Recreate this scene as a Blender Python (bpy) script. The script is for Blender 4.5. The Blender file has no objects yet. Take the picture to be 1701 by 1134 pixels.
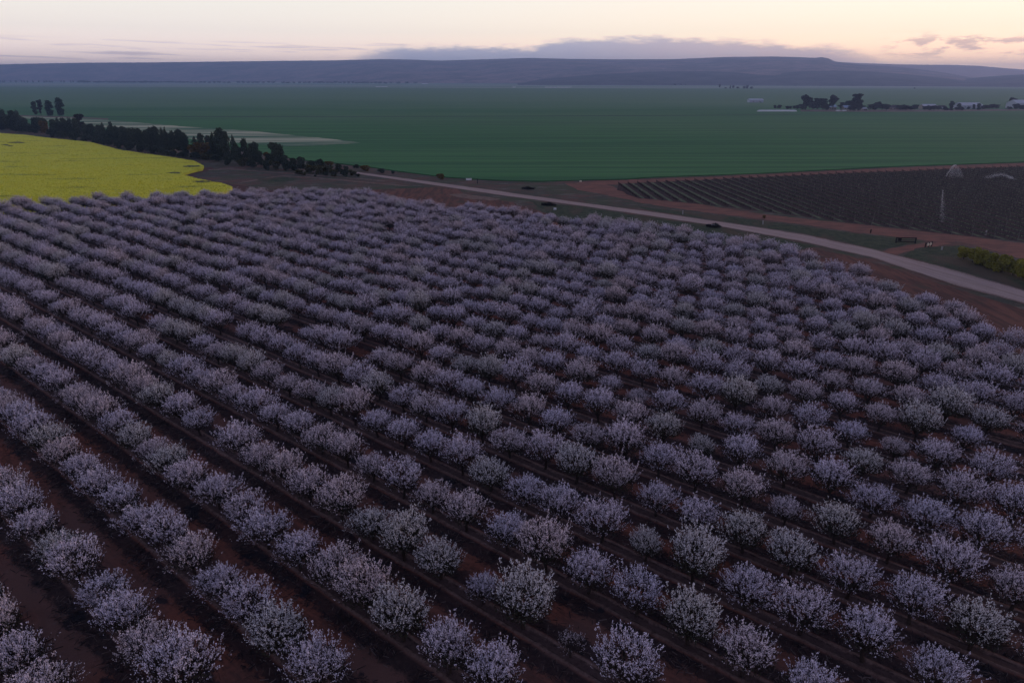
import bpy, math, random
import numpy as np
from mathutils import Vector, Matrix
C = bpy.context.scene
COL = C.collection
R = math.radians

# ------------------------------------------------------------------ camera
H = 43.0                                    # drone height over the plain
F = 1134.0                                  # focal length in photo pixels (1701 wide)
CX, CY, HY = 850.5, 567.0, 128.0
T = math.atan2(CY - HY, F)                  # pitch below the horizon
cam_d = bpy.data.cameras.new('camera'); cam = bpy.data.objects.new('camera', cam_d); COL.objects.link(cam)
cam.location = (0, 0, H); cam.rotation_euler = (math.pi/2 - T, 0, 0)
cam_d.sensor_width = 36.0; cam_d.lens = 36.0*F/1701.0; cam_d.clip_start = 0.5; cam_d.clip_end = 60000
C.camera = cam

# ------------------------------------------------------------------ sky
SKY_GAIN = 1.0
w = bpy.data.worlds.new('World'); C.world = w; w.use_nodes = True
nt = w.node_tree; nt.nodes.clear()
def N(t, **k):
    n = nt.nodes.new(t)
    for a, b in k.items(): setattr(n, a, b)
    return n
def M(op, a, b=None, c=None, clamp=False):
    n = nt.nodes.new('ShaderNodeMath'); n.operation = op; n.use_clamp = clamp
    for i, v in enumerate((a, b, c)):
        if v is None: continue
        if isinstance(v, (int, float)): n.inputs[i].default_value = v
        else: nt.links.new(v, n.inputs[i])
    return n.outputs[0]
def SM(v, lo, hi):                          # smoothstep
    n = nt.nodes.new('ShaderNodeMapRange'); n.interpolation_type = 'SMOOTHSTEP'
    nt.links.new(v, n.inputs[0]); n.inputs[1].default_value = lo; n.inputs[2].default_value = hi
    return n.outputs[0]
def MIX(f, a, b):
    n = nt.nodes.new('ShaderNodeMix'); n.data_type = 'RGBA'
    for i, v in ((0, f), (6, a), (7, b)):
        if isinstance(v, (int, float)): n.inputs[i].default_value = v
        elif isinstance(v, tuple): n.inputs[i].default_value = (*v, 1)
        else: nt.links.new(v, n.inputs[i])
    return n.outputs[2]
tc = N('ShaderNodeTexCoord'); sep = N('ShaderNodeSeparateXYZ'); nt.links.new(tc.outputs['Generated'], sep.inputs[0])
el = M('MULTIPLY', M('ARCSINE', sep.outputs[2]), 57.2958)
az = M('MULTIPLY', M('ARCTAN2', sep.outputs[0], sep.outputs[1]), 57.2958)
def ramp(stops, v):
    n = N('ShaderNodeValToRGB'); nt.links.new(v, n.inputs[0]); cr = n.color_ramp
    while len(cr.elements) < len(stops): cr.elements.new(0.5)
    for e, (p, c) in zip(cr.elements, stops): e.position = p; e.color = (*c, 1)
    return n.outputs[0]
u = M('DIVIDE', el, 90.0, clamp=True)
cool = ramp([(0, (2.7, 1.95, 1.75)), (.015, (2.1, 1.66, 1.46)), (.035, (1.50, 1.34, 1.20)), (.07, (1.20, 1.19, 1.08)), (.16, (.74, .78, .88)), (.32, (.24, .26, .40)), (1, (.15, .165, .30))], u)
warm = ramp([(0, (3.6, 2.25, 1.35)), (.015, (3.0, 1.95, 1.18)), (.035, (1.85, 1.52, 1.10)), (.07, (1.45, 1.32, 1.15)), (.16, (.90, .84, .86)), (.32, (.26, .26, .40)), (1, (.15, .165, .30))], u)
base = MIX(SM(az, -30, 38), cool, warm)
back = ramp([(0, (.42, .36, .46)), (.05, (.50, .42, .50)), (.12, (.40, .38, .50)), (.35, (.24, .26, .40)), (1, (.15, .165, .30))], u)
daz = M('ABSOLUTE', M('SUBTRACT', az, 25.0))
base = MIX(SM(daz, 60, 130), base, back)
# cloud bank on the ridge and streaks, laid out by compass bearing and elevation
cmb = N('ShaderNodeCombineXYZ'); nt.links.new(M('MULTIPLY', az, .55), cmb.inputs[0]); nt.links.new(M('MULTIPLY', el, 2.2), cmb.inputs[1])
nz = N('ShaderNodeTexNoise'); nt.links.new(cmb.outputs[0], nz.inputs['Vector']); nz.inputs['Scale'].default_value = .9; nz.inputs['Detail'].default_value = 7; nz.inputs['Roughness'].default_value = .62
n1 = M('SUBTRACT', nz.outputs[0], .5)
cmb2 = N('ShaderNodeCombineXYZ'); nt.links.new(M('MULTIPLY', az, .12), cmb2.inputs[0]); nt.links.new(M('ADD', M('MULTIPLY', el, 3.0), M('MULTIPLY', az, .07)), cmb2.inputs[1])
nz2 = N('ShaderNodeTexNoise'); nt.links.new(cmb2.outputs[0], nz2.inputs['Vector']); nz2.inputs['Scale'].default_value = 1.3; nz2.inputs['Detail'].default_value = 5
CLOUD_NODES = True
# top of the bank as a function of bearing
topc = N('ShaderNodeFloatCurve'); cu = topc.mapping.curves[0]
pts = [(0, 0), (.30, 0), (.345, .30), (.375, .45), (.42, .49), (.47, .49), (.515, .48), (.54, .57), (.62, .61), (.70, .57), (.76, .48), (.81, .40), (.86, .15), (1, 0)]
cu.points[0].location = pts[0]; cu.points[1].location = pts[-1]
for p in pts[1:-1]: cu.points.new(*p)
topc.mapping.update()
azn = M('DIVIDE', M('ADD', az, 40.0), 80.0, clamp=True)      # 0..1 over -40..40 deg
nt.links.new(azn, topc.inputs[1])
topv = M('MULTIPLY', topc.outputs[0], 4.8)
d1 = M('SUBTRACT', M('ADD', topv, M('MULTIPLY', n1, 1.5)), el)
bank = M('MULTIPLY', SM(d1, -.12, .62), SM(el, .5, .95))
bank = M('MULTIPLY', bank, M('MULTIPLY', SM(azn, .31, .40), M('SUBTRACT', 1.0, SM(azn, .78, .86))))
bank = M('MULTIPLY', bank, .93)
bankcol = MIX(SM(az, -2, 24), (.56, .60, .84), (1.10, .80, .78))
bankcol = MIX(M('MULTIPLY', SM(n1, -.2, .25), .35), bankcol, (.86, .80, .92))
st = M('MULTIPLY', SM(nz2.outputs[0], .50, .66), M('MULTIPLY', SM(el, .8, 1.3), M('SUBTRACT', 1.0, SM(el, 2.0, 2.6))))
st = M('MULTIPLY', st, M('SUBTRACT', 1.0, SM(azn, .4, .5)))
st = M('MULTIPLY', st, .6)
rt = M('MULTIPLY', SM(M('ADD', nz.outputs[0], M('MULTIPLY', n1, .4)), .46, .66), M('MULTIPLY', SM(el, .9, 1.7), M('SUBTRACT', 1.0, SM(el, 2.1, 3.1))))
rt = M('MULTIPLY', rt, SM(az, 25.5, 28.5)); rt = M('MULTIPLY', rt, .75)
sky = MIX(st, base, (.86, .70, .82))
sky = MIX(rt, sky, (1.02, .66, .60))
sky = MIX(bank, sky, bankcol)
# physical twilight sky mixed in
ns = N('ShaderNodeTexSky', sky_type='NISHITA'); ns.sun_disc = False; ns.sun_elevation = R(1.5); ns.sun_rotation = R(58)
ns.altitude = 100; ns.air_density = 1.0; ns.dust_density = 1.5
sc_ = N('ShaderNodeVectorMath', operation='SCALE'); nt.links.new(ns.outputs[0], sc_.inputs[0]); sc_.inputs['Scale'].default_value = .10
sky = MIX(.12, sky, sc_.outputs[0])
bg = N('ShaderNodeBackground'); nt.links.new(sky, bg.inputs[0]); bg.inputs[1].default_value = SKY_GAIN
ow = N('ShaderNodeOutputWorld'); nt.links.new(bg.outputs[0], ow.inputs[0])

sun_d = bpy.data.lights.new('sun', 'SUN'); sun = bpy.data.objects.new('sun', sun_d); COL.objects.link(sun)
sun_d.energy = .9; sun_d.angle = R(8); sun_d.color = (1.0, .60, .50)
sa, se = R(58), R(4.0)
sdir = Vector((math.sin(sa)*math.cos(se), math.cos(sa)*math.cos(se), math.sin(se)))
sun.rotation_euler = sdir.to_track_quat('Z', 'Y').to_euler(); sun.location = (300, 200, 200)

C.view_settings.view_transform = 'Standard'; C.view_settings.look = 'None'
C.view_settings.exposure = 0.0; C.view_settings.gamma = 1.0
C.cycles.max_bounces = 4; C.cycles.diffuse_bounces = 2; C.cycles.glossy_bounces = 1
C.cycles.transmission_bounces = 1; C.cycles.volume_bounces = 0; C.cycles.transparent_max_bounces = 4

# ------------------------------------------------------------------ projection helpers
cT, sT = math.cos(T), math.sin(T)
def ray(px, py):
    dx = (px-CX)/F; dy = (py-CY)/F
    return dx, cT - dy*sT, -sT - dy*cT
def G(px, py, z=0.0):                       # photo pixel -> point of the plane at height z
    a, b, c = ray(px, py); s = (z-H)/c
    return Vector((a*s, b*s, z))
def proj(x, y, z):
    z0 = z-H; d = y*cT - z0*sT; v = -y*sT - z0*cT
    return CX + F*x/d, CY + F*v/d, d
def top_z(x, y, py):                        # height whose image row is py above the spot (x, y)
    k = (py-CY)/F                            # (-y sT - z cT) = k (y cT - z sT)
    z0 = (y*sT + k*y*cT)/(k*sT - cT)
    return z0 + H
def atpx(px, dist):                         # ground point on that bearing at a distance
    a = math.atan2((px-CX)*cT/F*1.0, 1.0) if False else math.atan2((px-CX), F/cT)
    return dist*math.sin(a), dist*math.cos(a)

# ------------------------------------------------------------------ materials
MATS = {}
def newmat(name):
    m = bpy.data.materials.new(name); m.use_nodes = True; MATS[name] = m
    t = m.node_tree; t.nodes.clear()
    o = t.nodes.new('ShaderNodeOutputMaterial'); b = t.nodes.new('ShaderNodeBsdfPrincipled')
    b.inputs['Roughness'].default_value = .9
    b.inputs['Specular IOR Level'].default_value = .15
    t.links.new(b.outputs[0], o.inputs[0])
    return m, t, b
class K:                                     # small node builder
    def __init__(s, t): s.t = t
    def n(s, ty, **k):
        x = s.t.nodes.new(ty)
        for a, b in k.items(): setattr(x, a, b)
        return x
    def put(s, sock, v):
        if isinstance(v, (int, float)): sock.default_value = v
        elif isinstance(v, tuple): sock.default_value = (*v, 1) if len(v) == 3 and sock.type == 'RGBA' else v
        else: s.t.links.new(v, sock)
    def math(s, op, a, b=0, clamp=False):
        x = s.n('ShaderNodeMath', operation=op, use_clamp=clamp); s.put(x.inputs[0], a); s.put(x.inputs[1], b); return x.outputs[0]
    def mix(s, f, a, b):
        x = s.n('ShaderNodeMix', data_type='RGBA'); s.put(x.inputs[0], f); s.put(x.inputs[6], a); s.put(x.inputs[7], b); return x.outputs[2]
    def coord(s, kind='Object', scale=(1, 1, 1), rot=0.0):
        c = s.n('ShaderNodeTexCoord'); mp = s.n('ShaderNodeMapping'); s.t.links.new(c.outputs[kind], mp.inputs[0])
        mp.inputs['Scale'].default_value = scale; mp.inputs['Rotation'].default_value = (0, 0, rot); return mp.outputs[0]
    def noise(s, scale, vec=None, detail=5, rough=.6, dist=0):
        x = s.n('ShaderNodeTexNoise'); x.inputs['Scale'].default_value = scale; x.inputs['Detail'].default_value = detail
        x.inputs['Roughness'].default_value = rough; x.inputs['Distortion'].default_value = dist
        if vec is not None: s.t.links.new(vec, x.inputs['Vector'])
        return x.outputs[0]
    def sm(s, v, lo, hi):
        x = s.n('ShaderNodeMapRange', interpolation_type='SMOOTHSTEP'); s.put(x.inputs[0], v); x.inputs[1].default_value = lo; x.inputs[2].default_value = hi; return x.outputs[0]
def plain(name, col, rough=.85, var=.0, scale=3.0, metal=0.0, col2=None):
    m, t, b = newmat(name); k = K(t)
    f = k.noise(scale, k.coord('Object'))
    c2 = col2 if col2 else tuple(c*(1-var) for c in col)
    t.links.new(k.mix(k.sm(f, .35, .65), col, c2), b.inputs['Base Color'])
    b.inputs['Roughness'].default_value = rough; b.inputs['Metallic'].default_value = metal
    return m
def objvar(name, a, b_, dark=None, rough=.8, scale=1.5):
    """foliage: colour shifts from plant to plant and leaf clump to leaf clump"""
    m, t, b = newmat(name); k = K(t)
    oi = k.n('ShaderNodeObjectInfo'); f = k.noise(scale, k.coord('Object'), 3)
    v = k.math('ADD', k.math('MULTIPLY', oi.outputs['Random'], .55), k.math('MULTIPLY', k.sm(f, .3, .7), .45))
    t.links.new(k.mix(v, a, b_), b.inputs['Base Color']); b.inputs['Roughness'].default_value = rough
    return m
blossom = objvar('blossom_petals', (.92, .81, .92), (.84, .79, .97), scale=.9)
blossom_p = objvar('pinkish_blossom_petals', (.92, .78, .83), (.88, .79, .90), scale=.9)
blossom_g = objvar('greenish_blossom_petals', (.86, .81, .81), (.82, .79, .86), scale=.9)
twig = plain('twig_bark', (.055, .036, .036), var=.4, scale=6)
younleaf = objvar('young_almond_leaf', (.036, .038, .024), (.058, .050, .034))
bark = plain('almond_trunk_bark', (.055, .038, .035), var=.4, scale=5)
gumbark = plain('gum_tree_bark', (.10, .08, .075), var=.5, scale=2)
darkleaf = objvar('dark_evergreen_foliage', (.022, .040, .022), (.065, .080, .045), scale=4)
gumleaf = objvar('gum_tree_foliage', (.026, .028, .028), (.055, .050, .042), scale=4)
oliveleaf = objvar('olive_shrub_foliage', (.05, .055, .018), (.085, .08, .02), scale=.5)
wattle = objvar('flowering_wattle_foliage', (.16, .10, .015), (.09, .06, .015), scale=.5)
hedge = objvar('yellow_green_hedge_foliage', (.20, .20, .03), (.32, .29, .035), scale=.35)
hedgedark = plain('hedge_inner_leaves', (.03, .04, .015), var=.3)
def ground_mat(name, fn):
    m, t, b = newmat(name); k = K(t); t.links.new(fn(k), b.inputs['Base Color']); b.inputs['Roughness'].default_value = .95; b.inputs['Specular IOR Level'].default_value = .05
    return m, t, b, k
def bump(t, b, h, strength, dist=.1):
    x = t.nodes.new('ShaderNodeBump'); x.inputs['Strength'].default_value = strength; x.inputs['Distance'].default_value = dist
    t.links.new(h, x.inputs['Height']); t.links.new(x.outputs[0], b.inputs['Normal'])

# ------------------------------------------------------------------ object helpers
def tag(o, label=None, cat=None, group=None, kind=None):
    if label: o['label'] = label
    if cat: o['category'] = cat
    if group: o['group'] = group
    if kind: o['kind'] = kind
    return o
def mesh(name, V, Fc, mats, mi=None, smooth=False):
    me = bpy.data.meshes.new(name)
    if isinstance(V, np.ndarray):
        V = V.astype(np.float32).reshape(-1, 3); Fc = np.asarray(Fc, dtype=np.int32); n, s = Fc.shape
        me.vertices.add(len(V)); me.vertices.foreach_set('co', V.ravel())
        me.loops.add(n*s); me.loops.foreach_set('vertex_index', Fc.ravel())
        me.polygons.add(n); me.polygons.foreach_set('loop_start', np.arange(0, n*s, s, dtype=np.int32))
        if mi is not None: me.polygons.foreach_set('material_index', np.asarray(mi, dtype=np.int32))
        me.update(calc_edges=True); me.validate()
    else:
        me.from_pydata([tuple(v) for v in V], [], Fc)
        if mi is not None: me.polygons.foreach_set('material_index', mi)
        me.update()
    for m in (mats if isinstance(mats, (list, tuple)) else [mats]): me.materials.append(m)
    if smooth: me.polygons.foreach_set('use_smooth', [True]*len(me.polygons))
    return me
def link(name, data, parent=None, loc=(0, 0, 0), rot=(0, 0, 0), scale=(1, 1, 1)):
    o = bpy.data.objects.new(name, data); COL.objects.link(o); o.parent = parent
    o.location = loc; o.rotation_euler = rot; o.scale = scale
    return o
def tree_copy(src, loc, rz, scale):          # thing + parts, meshes shared
    r = src.copy(); COL.objects.link(r); r.location = loc; r.rotation_euler = (0, 0, rz); r.scale = scale
    for ch in src.children:
        c = ch.copy(); COL.objects.link(c); c.parent = r
    return r
class Geo:
    def __init__(s): s.v = []; s.f = []
    def box(s, c, d, rz=0.0, taper=1.0):
        x, y, z = c; a, b, h = d[0]/2, d[1]/2, d[2]/2; n = len(s.v); ca, sa_ = math.cos(rz), math.sin(rz)
        for sz in (-1, 1):
            k = taper if sz > 0 else 1
            for sx, sy in ((-1, -1), (1, -1), (1, 1), (-1, 1)):
                lx, ly = sx*a*k, sy*b*k
                s.v.append((x+lx*ca-ly*sa_, y+lx*sa_+ly*ca, z+sz*h))
        s.f += [[n, n+3, n+2, n+1], [n+4, n+5, n+6, n+7]] + [[n+i, n+(i+1) % 4, n+4+(i+1) % 4, n+4+i] for i in range(4)]
        return s
    def tube(s, P, rad, seg=6):
        P = [Vector(p) for p in P]; n = len(s.v)
        for i, p in enumerate(P):
            d = (P[min(i+1, len(P)-1)]-P[max(i-1, 0)]).normalized()
            a = d.orthogonal().normalized(); b = d.cross(a)
            for k in range(seg):
                t = 2*math.pi*k/seg; s.v.append(tuple(p + (a*math.cos(t)+b*math.sin(t))*rad[i]))
        for i in range(len(P)-1):
            for k in range(seg):
                q = (k+1) % seg; s.f.append([n+i*seg+k, n+i*seg+q, n+(i+1)*seg+q, n+(i+1)*seg+k])
        s.f.append([n+k for k in range(seg)][::-1]); s.f.append([n+(len(P)-1)*seg+k for k in range(seg)])
        return s
    def gable(s, c, d, rise, over=.4, rz=0.0, th=.18):
        x, y, z = c; a, b = d[0]/2+over, d[1]/2+over; n = len(s.v); ca, sa_ = math.cos(rz), math.sin(rz)
        for zz in (0, -th):
            for lx, ly, lz in ((-a, -b, 0), (a, -b, 0), (-a, 0, rise), (a, 0, rise), (-a, b, 0), (a, b, 0)):
                s.v.append((x+lx*ca-ly*sa_, y+lx*sa_+ly*ca, z+lz+zz))
        s.f += [[n, n+1, n+3, n+2], [n+2, n+3, n+5, n+4], [n+7, n+6, n+8, n+9], [n+9, n+8, n+10, n+11],
                [n, n+6, n+7, n+1], [n+4, n+5, n+11, n+10], [n, n+2, n+8, n+6], [n+2, n+4, n+10, n+8], [n+1, n+7, n+9, n+3], [n+3, n+9, n+11, n+5]]
        return s
    def make(s, name, mat, parent=None, smooth=False, **k):
        return link(name, mesh(name, s.v, s.f, mat, smooth=smooth), parent, **k)
def quads(P, A, B):
    """one quad per row: centre P, half axes A and B"""
    V = np.stack([P-A-B, P+A-B, P+A+B, P-A+B], axis=1).reshape(-1, 3)
    return V, np.arange(len(P)*4).reshape(-1, 4)
def unit(v): return v/np.maximum(np.linalg.norm(v, axis=-1, keepdims=True), 1e-9)

def densify(poly, step):
    out = []
    for i, p in enumerate(poly):
        q = poly[(i+1) % len(poly)]; n = max(1, int(math.hypot(q[0]-p[0], q[1]-p[1])/step))
        for k in range(n): out.append((p[0]+(q[0]-p[0])*k/n, p[1]+(q[1]-p[1])*k/n))
    return out
rngw = random.Random(5)
def sheet(name, poly_px, z, mat, thick=0.0, label=None, cat=None, kind='structure', wob=0.0, step=25):
    """flat sheet traced on the ground, thick = raised with skirts down to the soil"""
    pp = densify(poly_px, step)
    P = []
    for x, y in pp:
        y = max(y, 131.2); g = G(x, y, z); d = math.hypot(g.x, g.y)
        P.append(g)
    P0 = list(P)
    for i in range(len(P)):
        q = min(wob, .3*(P0[i]-P0[i-1]).length, .3*(P0[i]-P0[(i+1) % len(P0)]).length)
        P[i] = Vector((P0[i].x + rngw.uniform(-q, q), P0[i].y + rngw.uniform(-q, q), z))
    n = len(P); V = list(P); Fc = [list(range(n))]
    if thick: V += [Vector((p.x, p.y, z-thick)) for p in P]; Fc += [[i, (i+1) % n, n+(i+1) % n, n+i] for i in range(n)]
    me = mesh(name, V, Fc, mat)
    import bmesh
    bm = bmesh.new(); bm.from_mesh(me); bmesh.ops.triangulate(bm, faces=[f for f in bm.faces if len(f.verts) > 4]); bmesh.ops.recalc_face_normals(bm, faces=bm.faces)
    if sum(f.normal.z*f.calc_area() for f in bm.faces) < 0: bmesh.ops.reverse_faces(bm, faces=bm.faces)
    bm.to_mesh(me); bm.free()
    return tag(link(name, me), label, cat, kind=kind)

# ------------------------------------------------------------------ the ground and its fields
def f_ground(k):
    c = k.coord('Object'); big = k.noise(.035, c, 6, .65); mid = k.noise(.22, k.coord('Object', (.5, 1.2, 1)), 6, .7); fine = k.noise(1.6, c, 4, .7)
    red = k.mix(k.sm(fine, .3, .7), (.17, .092, .074), (.12, .072, .060))
    olive = k.mix(k.sm(fine, .3, .7), (.095, .090, .070), (.058, .062, .050))
    straw = (.19, .155, .14)
    f = k.sm(k.math('ADD', k.math('MULTIPLY', big, .55), k.math('MULTIPLY', mid, .45)), .44, .54)
    x = k.mix(f, red, olive)
    x = k.mix(k.math('MULTIPLY', k.sm(k.noise(.07, k.coord('Object', (.45, 1, 1), R(12)), 6, .7, .5), .50, .58), .75), x, (.072, .090, .052))
    return k.mix(k.math('MULTIPLY', k.sm(mid, .50, .66), .7), x, straw)
m, t, b, k = ground_mat('red_earth_and_scrub', f_ground)
bump(t, b, k.noise(.8, k.coord('Object'), 6, .7), .6, .5)
gs = 12000
tag(link('ground', mesh('ground', [(-gs, -600, 0), (gs, -600, 0), (gs, gs, 0), (-gs, gs, 0)], [[0, 1, 2, 3]], m)), 'red earth and dull scrubby ground between the fields', None, kind='structure')

def f_wheat(k):
    c = k.coord('Object')
    big = k.noise(.0022, k.coord('Object', (.35, 1, 1)), 5, .55)
    lines = k.noise(.09, k.coord('Object', (.03, 1, 1), R(-3)), 4, .75)
    fine = k.noise(.8, k.coord('Object', (.12, 1, 1), R(-3)), 3, .6)
    speck = k.noise(.5, c, 5, .8)
    a = k.mix(k.sm(big, .35, .65), (.044, .175, .060), (.090, .23, .080))
    a = k.mix(k.math('MULTIPLY', k.sm(lines, .42, .58), .60), a, (.030, .105, .046))
    sp = k.n('ShaderNodeSeparateXYZ'); k.t.links.new(c, sp.inputs[0]); haze_zone = k.sm(k.math('ADD', sp.outputs[1], k.math('MULTIPLY', k.math('SUBTRACT', big, .5), 1400)), 620, 1500)  # far wheat paled: distance haze is painted into the crop colour
    a = k.mix(k.math('MULTIPLY', haze_zone, .75), a, k.mix(k.sm(lines, .35, .65), (.115, .215, .12), (.15, .255, .14)))
    a = k.mix(k.math('MULTIPLY', k.sm(fine, .5, .75), .30), a, (.075, .165, .085))
    return k.mix(k.math('MULTIPLY', k.sm(speck, .5, .8), .25), a, (.028, .080, .045))
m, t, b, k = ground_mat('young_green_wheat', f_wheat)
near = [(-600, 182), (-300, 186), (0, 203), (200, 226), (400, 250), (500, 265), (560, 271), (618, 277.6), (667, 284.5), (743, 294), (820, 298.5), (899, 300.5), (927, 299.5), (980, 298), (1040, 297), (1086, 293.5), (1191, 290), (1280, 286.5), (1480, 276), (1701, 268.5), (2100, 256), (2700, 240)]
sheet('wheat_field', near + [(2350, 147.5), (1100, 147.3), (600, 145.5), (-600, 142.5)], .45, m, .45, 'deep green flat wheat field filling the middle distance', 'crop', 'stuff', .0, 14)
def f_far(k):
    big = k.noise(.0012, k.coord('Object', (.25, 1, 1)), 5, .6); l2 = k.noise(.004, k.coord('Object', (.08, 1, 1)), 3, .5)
    a = k.mix(k.sm(big, .38, .62), (.15, .25, .18), (.27, .33, .27))  # pale crops, lightened further to paint in the fog below the hills
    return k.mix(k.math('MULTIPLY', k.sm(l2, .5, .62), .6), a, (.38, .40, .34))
sheet('tramline', [(120, 193.6), (500, 193.2), (900, 192.6), (1330, 190.3), (1330, 190.9), (900, 193.5), (500, 194.2), (120, 194.4)], .47, plain('dark_wheat_wheelings', (.02, .07, .035), var=.3, scale=.1), .02, 'dark wheel line across the green wheat')
m, t, b, k = ground_mat('far_fields_fog_paled', f_far)
o = link('far_fields', mesh('far_fields', [(-11500, 2700, .2), (11500, 2300, .2), (11500, 11500, .2), (-11500, 11500, .2)], [[0, 1, 2, 3]], m)); tag(o, 'pale grey green fields with painted fog out to the foot of the hills', kind='structure')
# stubble tongue inside the wheat
def f_stub(k):
    a = k.noise(.035, k.coord('Object', (.10, 1, 1), R(10)), 5, .7, .6)
    return k.mix(k.sm(a, .40, .56), (.07, .17, .09), (.48, .49, .33))
m, t, b, k = ground_mat('pale_stubble_streaks', f_stub)
sheet('stubble_patch', [(20, 193), (140, 197), (200, 201), (300, 210), (420, 218), (500, 226), (560, 232), (598, 237), (540, 241), (480, 243), (430, 241), (330, 232), (200, 216), (100, 204)], .62, m, .1, 'pale stubble tongue streaked through the green wheat at left', 'crop', 'stuff', 1.0, 12)
trackm = ground_mat('dry_red_track', lambda k: k.mix(k.sm(k.noise(.35, k.coord('Object', (.4, 1, 1)), 6, .7), .35, .65), (.27, .120, .090), (.17, .088, .072)))
t_, b_, k_ = trackm[1:]; bump(t_, b_, k_.noise(1.5, k_.coord('Object'), 5, .7), .5, .3); trackm = trackm[0]
sheet('far_track', [(-60, 188.5), (130, 194.5), (180, 197), (180, 199), (130, 196.5), (-60, 190.5)], .55, plain('dull_brown_track', (.16, .11, .09), var=.3, scale=.2))

# canola: a raised blooming canopy with a lumpy top
def f_can(k):
    c = k.coord('Object'); a = k.noise(2.2, c, 5, .75); bb = k.noise(.05, k.coord('Object', (.35, 1, 1)), 6, .7); d = k.noise(.12, k.coord('Object', (.25, 1.1, 1), R(-4)), 6, .75)
    x = k.mix(k.sm(a, .30, .62), (.50, .52, .06), (.86, .80, .08))
    x = k.mix(k.math('MULTIPLY', k.sm(bb, .40, .62), .35), x, (.70, .74, .10))
    return k.mix(k.math('MULTIPLY', k.sm(d, .56, .64), .55), x, (.16, .20, .07))
cm, ct, cb, ck = ground_mat('blooming_canola', f_can)
edge = [(-900, 205), (-300, 211), (0, 221), (40, 224), (80, 229), (110, 232), (150, 236), (200, 250-1), (240, 255), (290, 262), (320, 267), (334, 272), (339, 275.5), (334, 280), (318, 284), (303, 288), (308, 291), (325, 296), (350, 301), (372, 305), (384, 310), (385, 313), (380, 317), (360, 321), (300, 327), (200, 336), (100, 345), (0, 352), (-300, 370), (-900, 420)]
def inside(px, py, poly):
    r_ = False; j = len(poly)-1
    for i in range(len(poly)):
        xi, yi = poly[i]; xj, yj = poly[j]
        if (yi > py) != (yj > py) and px < (xj-xi)*(py-yi)/(yj-yi)+xi: r_ = not r_
        j = i
    return r_
CZ = 1.15
import bmesh
poly = densify(edge, 6)
bm = bmesh.new(); tops = []
rr = random.Random(3)
for x, y in poly:
    g = G(x, y, CZ); tops.append(bm.verts.new((g.x + rr.uniform(-.5, .5), g.y+rr.uniform(-.8, .8), CZ)))
fc = bm.faces.new(tops); bm.normal_update()
if fc.normal.z < 0: fc.normal_flip()
bmesh.ops.triangulate(bm, faces=[fc])
# interior tufts: many small leaf and flower cards over the canopy
me = bpy.data.meshes.new('canopy'); nt_ = len(bm.verts)
low = {}
ring = list(tops)
for v in ring: low[v] = bm.verts.new((v.co.x, v.co.y, 0))
for i, v in enumerate(ring):
    q = ring[(i+1) % len(ring)]; bm.faces.new((v, q, low[q], low[v]))
bm.to_mesh(me); bm.free(); me.materials.append(cm)
can = tag(link('canola_field', me), 'bright yellow canola field in full bloom at left edge', 'crop', kind='stuff')
rg = np.random.default_rng(11)
pts = []
while len(pts) < 60000:
    px = rg.uniform(-60, 386, 4000); py = 221 + (352-221)*rg.uniform(0, 1, 4000)
    for a, c_ in zip(px, py):
        if inside(a, c_, edge): pts.append((a, c_))
pts = pts[:60000]
P = np.array([tuple(G(a, c_, CZ)) for a, c_ in pts]); ln = len(P)
lumps = np.sin(P[:, 0]*.9+np.sin(P[:, 1]*.5)*2)*np.sin(P[:, 1]*1.3)
P[:, 2] += rg.uniform(-.02, .22, ln) + .08*lumps
A = unit(rg.normal(size=(ln, 3))*np.array([1, 1, .35]))*rg.uniform(.10, .24, (ln, 1)); B = unit(np.cross(A, rg.normal(size=(ln, 3))))*rg.uniform(.07, .15, (ln, 1))
V, Fq = quads(P, A, B); link('flower_heads', mesh('flower_heads', V, Fq, cm), can)

# road, tracks, verges
def f_road(k):
    uvn = k.coord('UV'); sp = k.n('ShaderNodeSeparateXYZ'); k.t.links.new(uvn, sp.inputs[0])
    wig = k.math('MULTIPLY', k.math('SUBTRACT', k.noise(.6, k.coord('UV', (1, .2, 1)), 4), .5), .22); v = k.math('ADD', sp.outputs[1], wig)
    w1 = k.math('SUBTRACT', 1.0, k.sm(k.math('ABSOLUTE', k.math('SUBTRACT', k.math('ABSOLUTE', k.math('SUBTRACT', v, .5)), .2)), .02, .10))
    a = k.noise(3.0, k.coord('UV', (.25, 3.5, 1)), 5, .7); bb = k.noise(.05, k.coord('Object'), 5, .6); g = k.noise(2.5, k.coord('Object'), 5, .8)
    x = k.mix(k.sm(a, .36, .64), (.46, .345, .31), (.30, .22, .20))
    x = k.mix(k.math('MULTIPLY', w1, .55), x, (.46, .345, .32))
    x = k.mix(k.math('MULTIPLY', k.sm(bb, .4, .65), .4), x, (.42, .31, .30))
    x = k.mix(k.math('MULTIPLY', k.sm(g, .48, .75), .45), x, (.20, .14, .12))
    e_ = k.sm(k.math('ADD', k.math('ABSOLUTE', k.math('SUBTRACT', sp.outputs[1], .5)), k.math('MULTIPLY', k.math('SUBTRACT', g, .5), .35)), .40, .47)
    return k.mix(k.math('MULTIPLY', e_, .8), x, (.14, .085, .065))
rm, t, b, k = ground_mat('gravel_road_surface', f_road); bump(t, b, k.noise(5, k.coord('Object'), 4, .7), .5, .05)
up = [(560, 284), (591, 285.5), (694, 299), (841, 318.7), (850, 320.5), (980, 338.5), (1075, 350.5), (1200, 368.8), (1330, 388), (1450, 413.5), (1583, 447.5), (1701, 482), (1900, 545), (2300, 680)]
dn = [(2300, 730), (1900, 580), (1701, 504), (1583, 473), (1450, 428.5), (1330, 401), (1200, 376.8), (1075, 358), (980, 344), (850, 326.8), (841, 325.8), (694, 303.6), (591, 288.6), (560, 286.4)]
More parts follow.
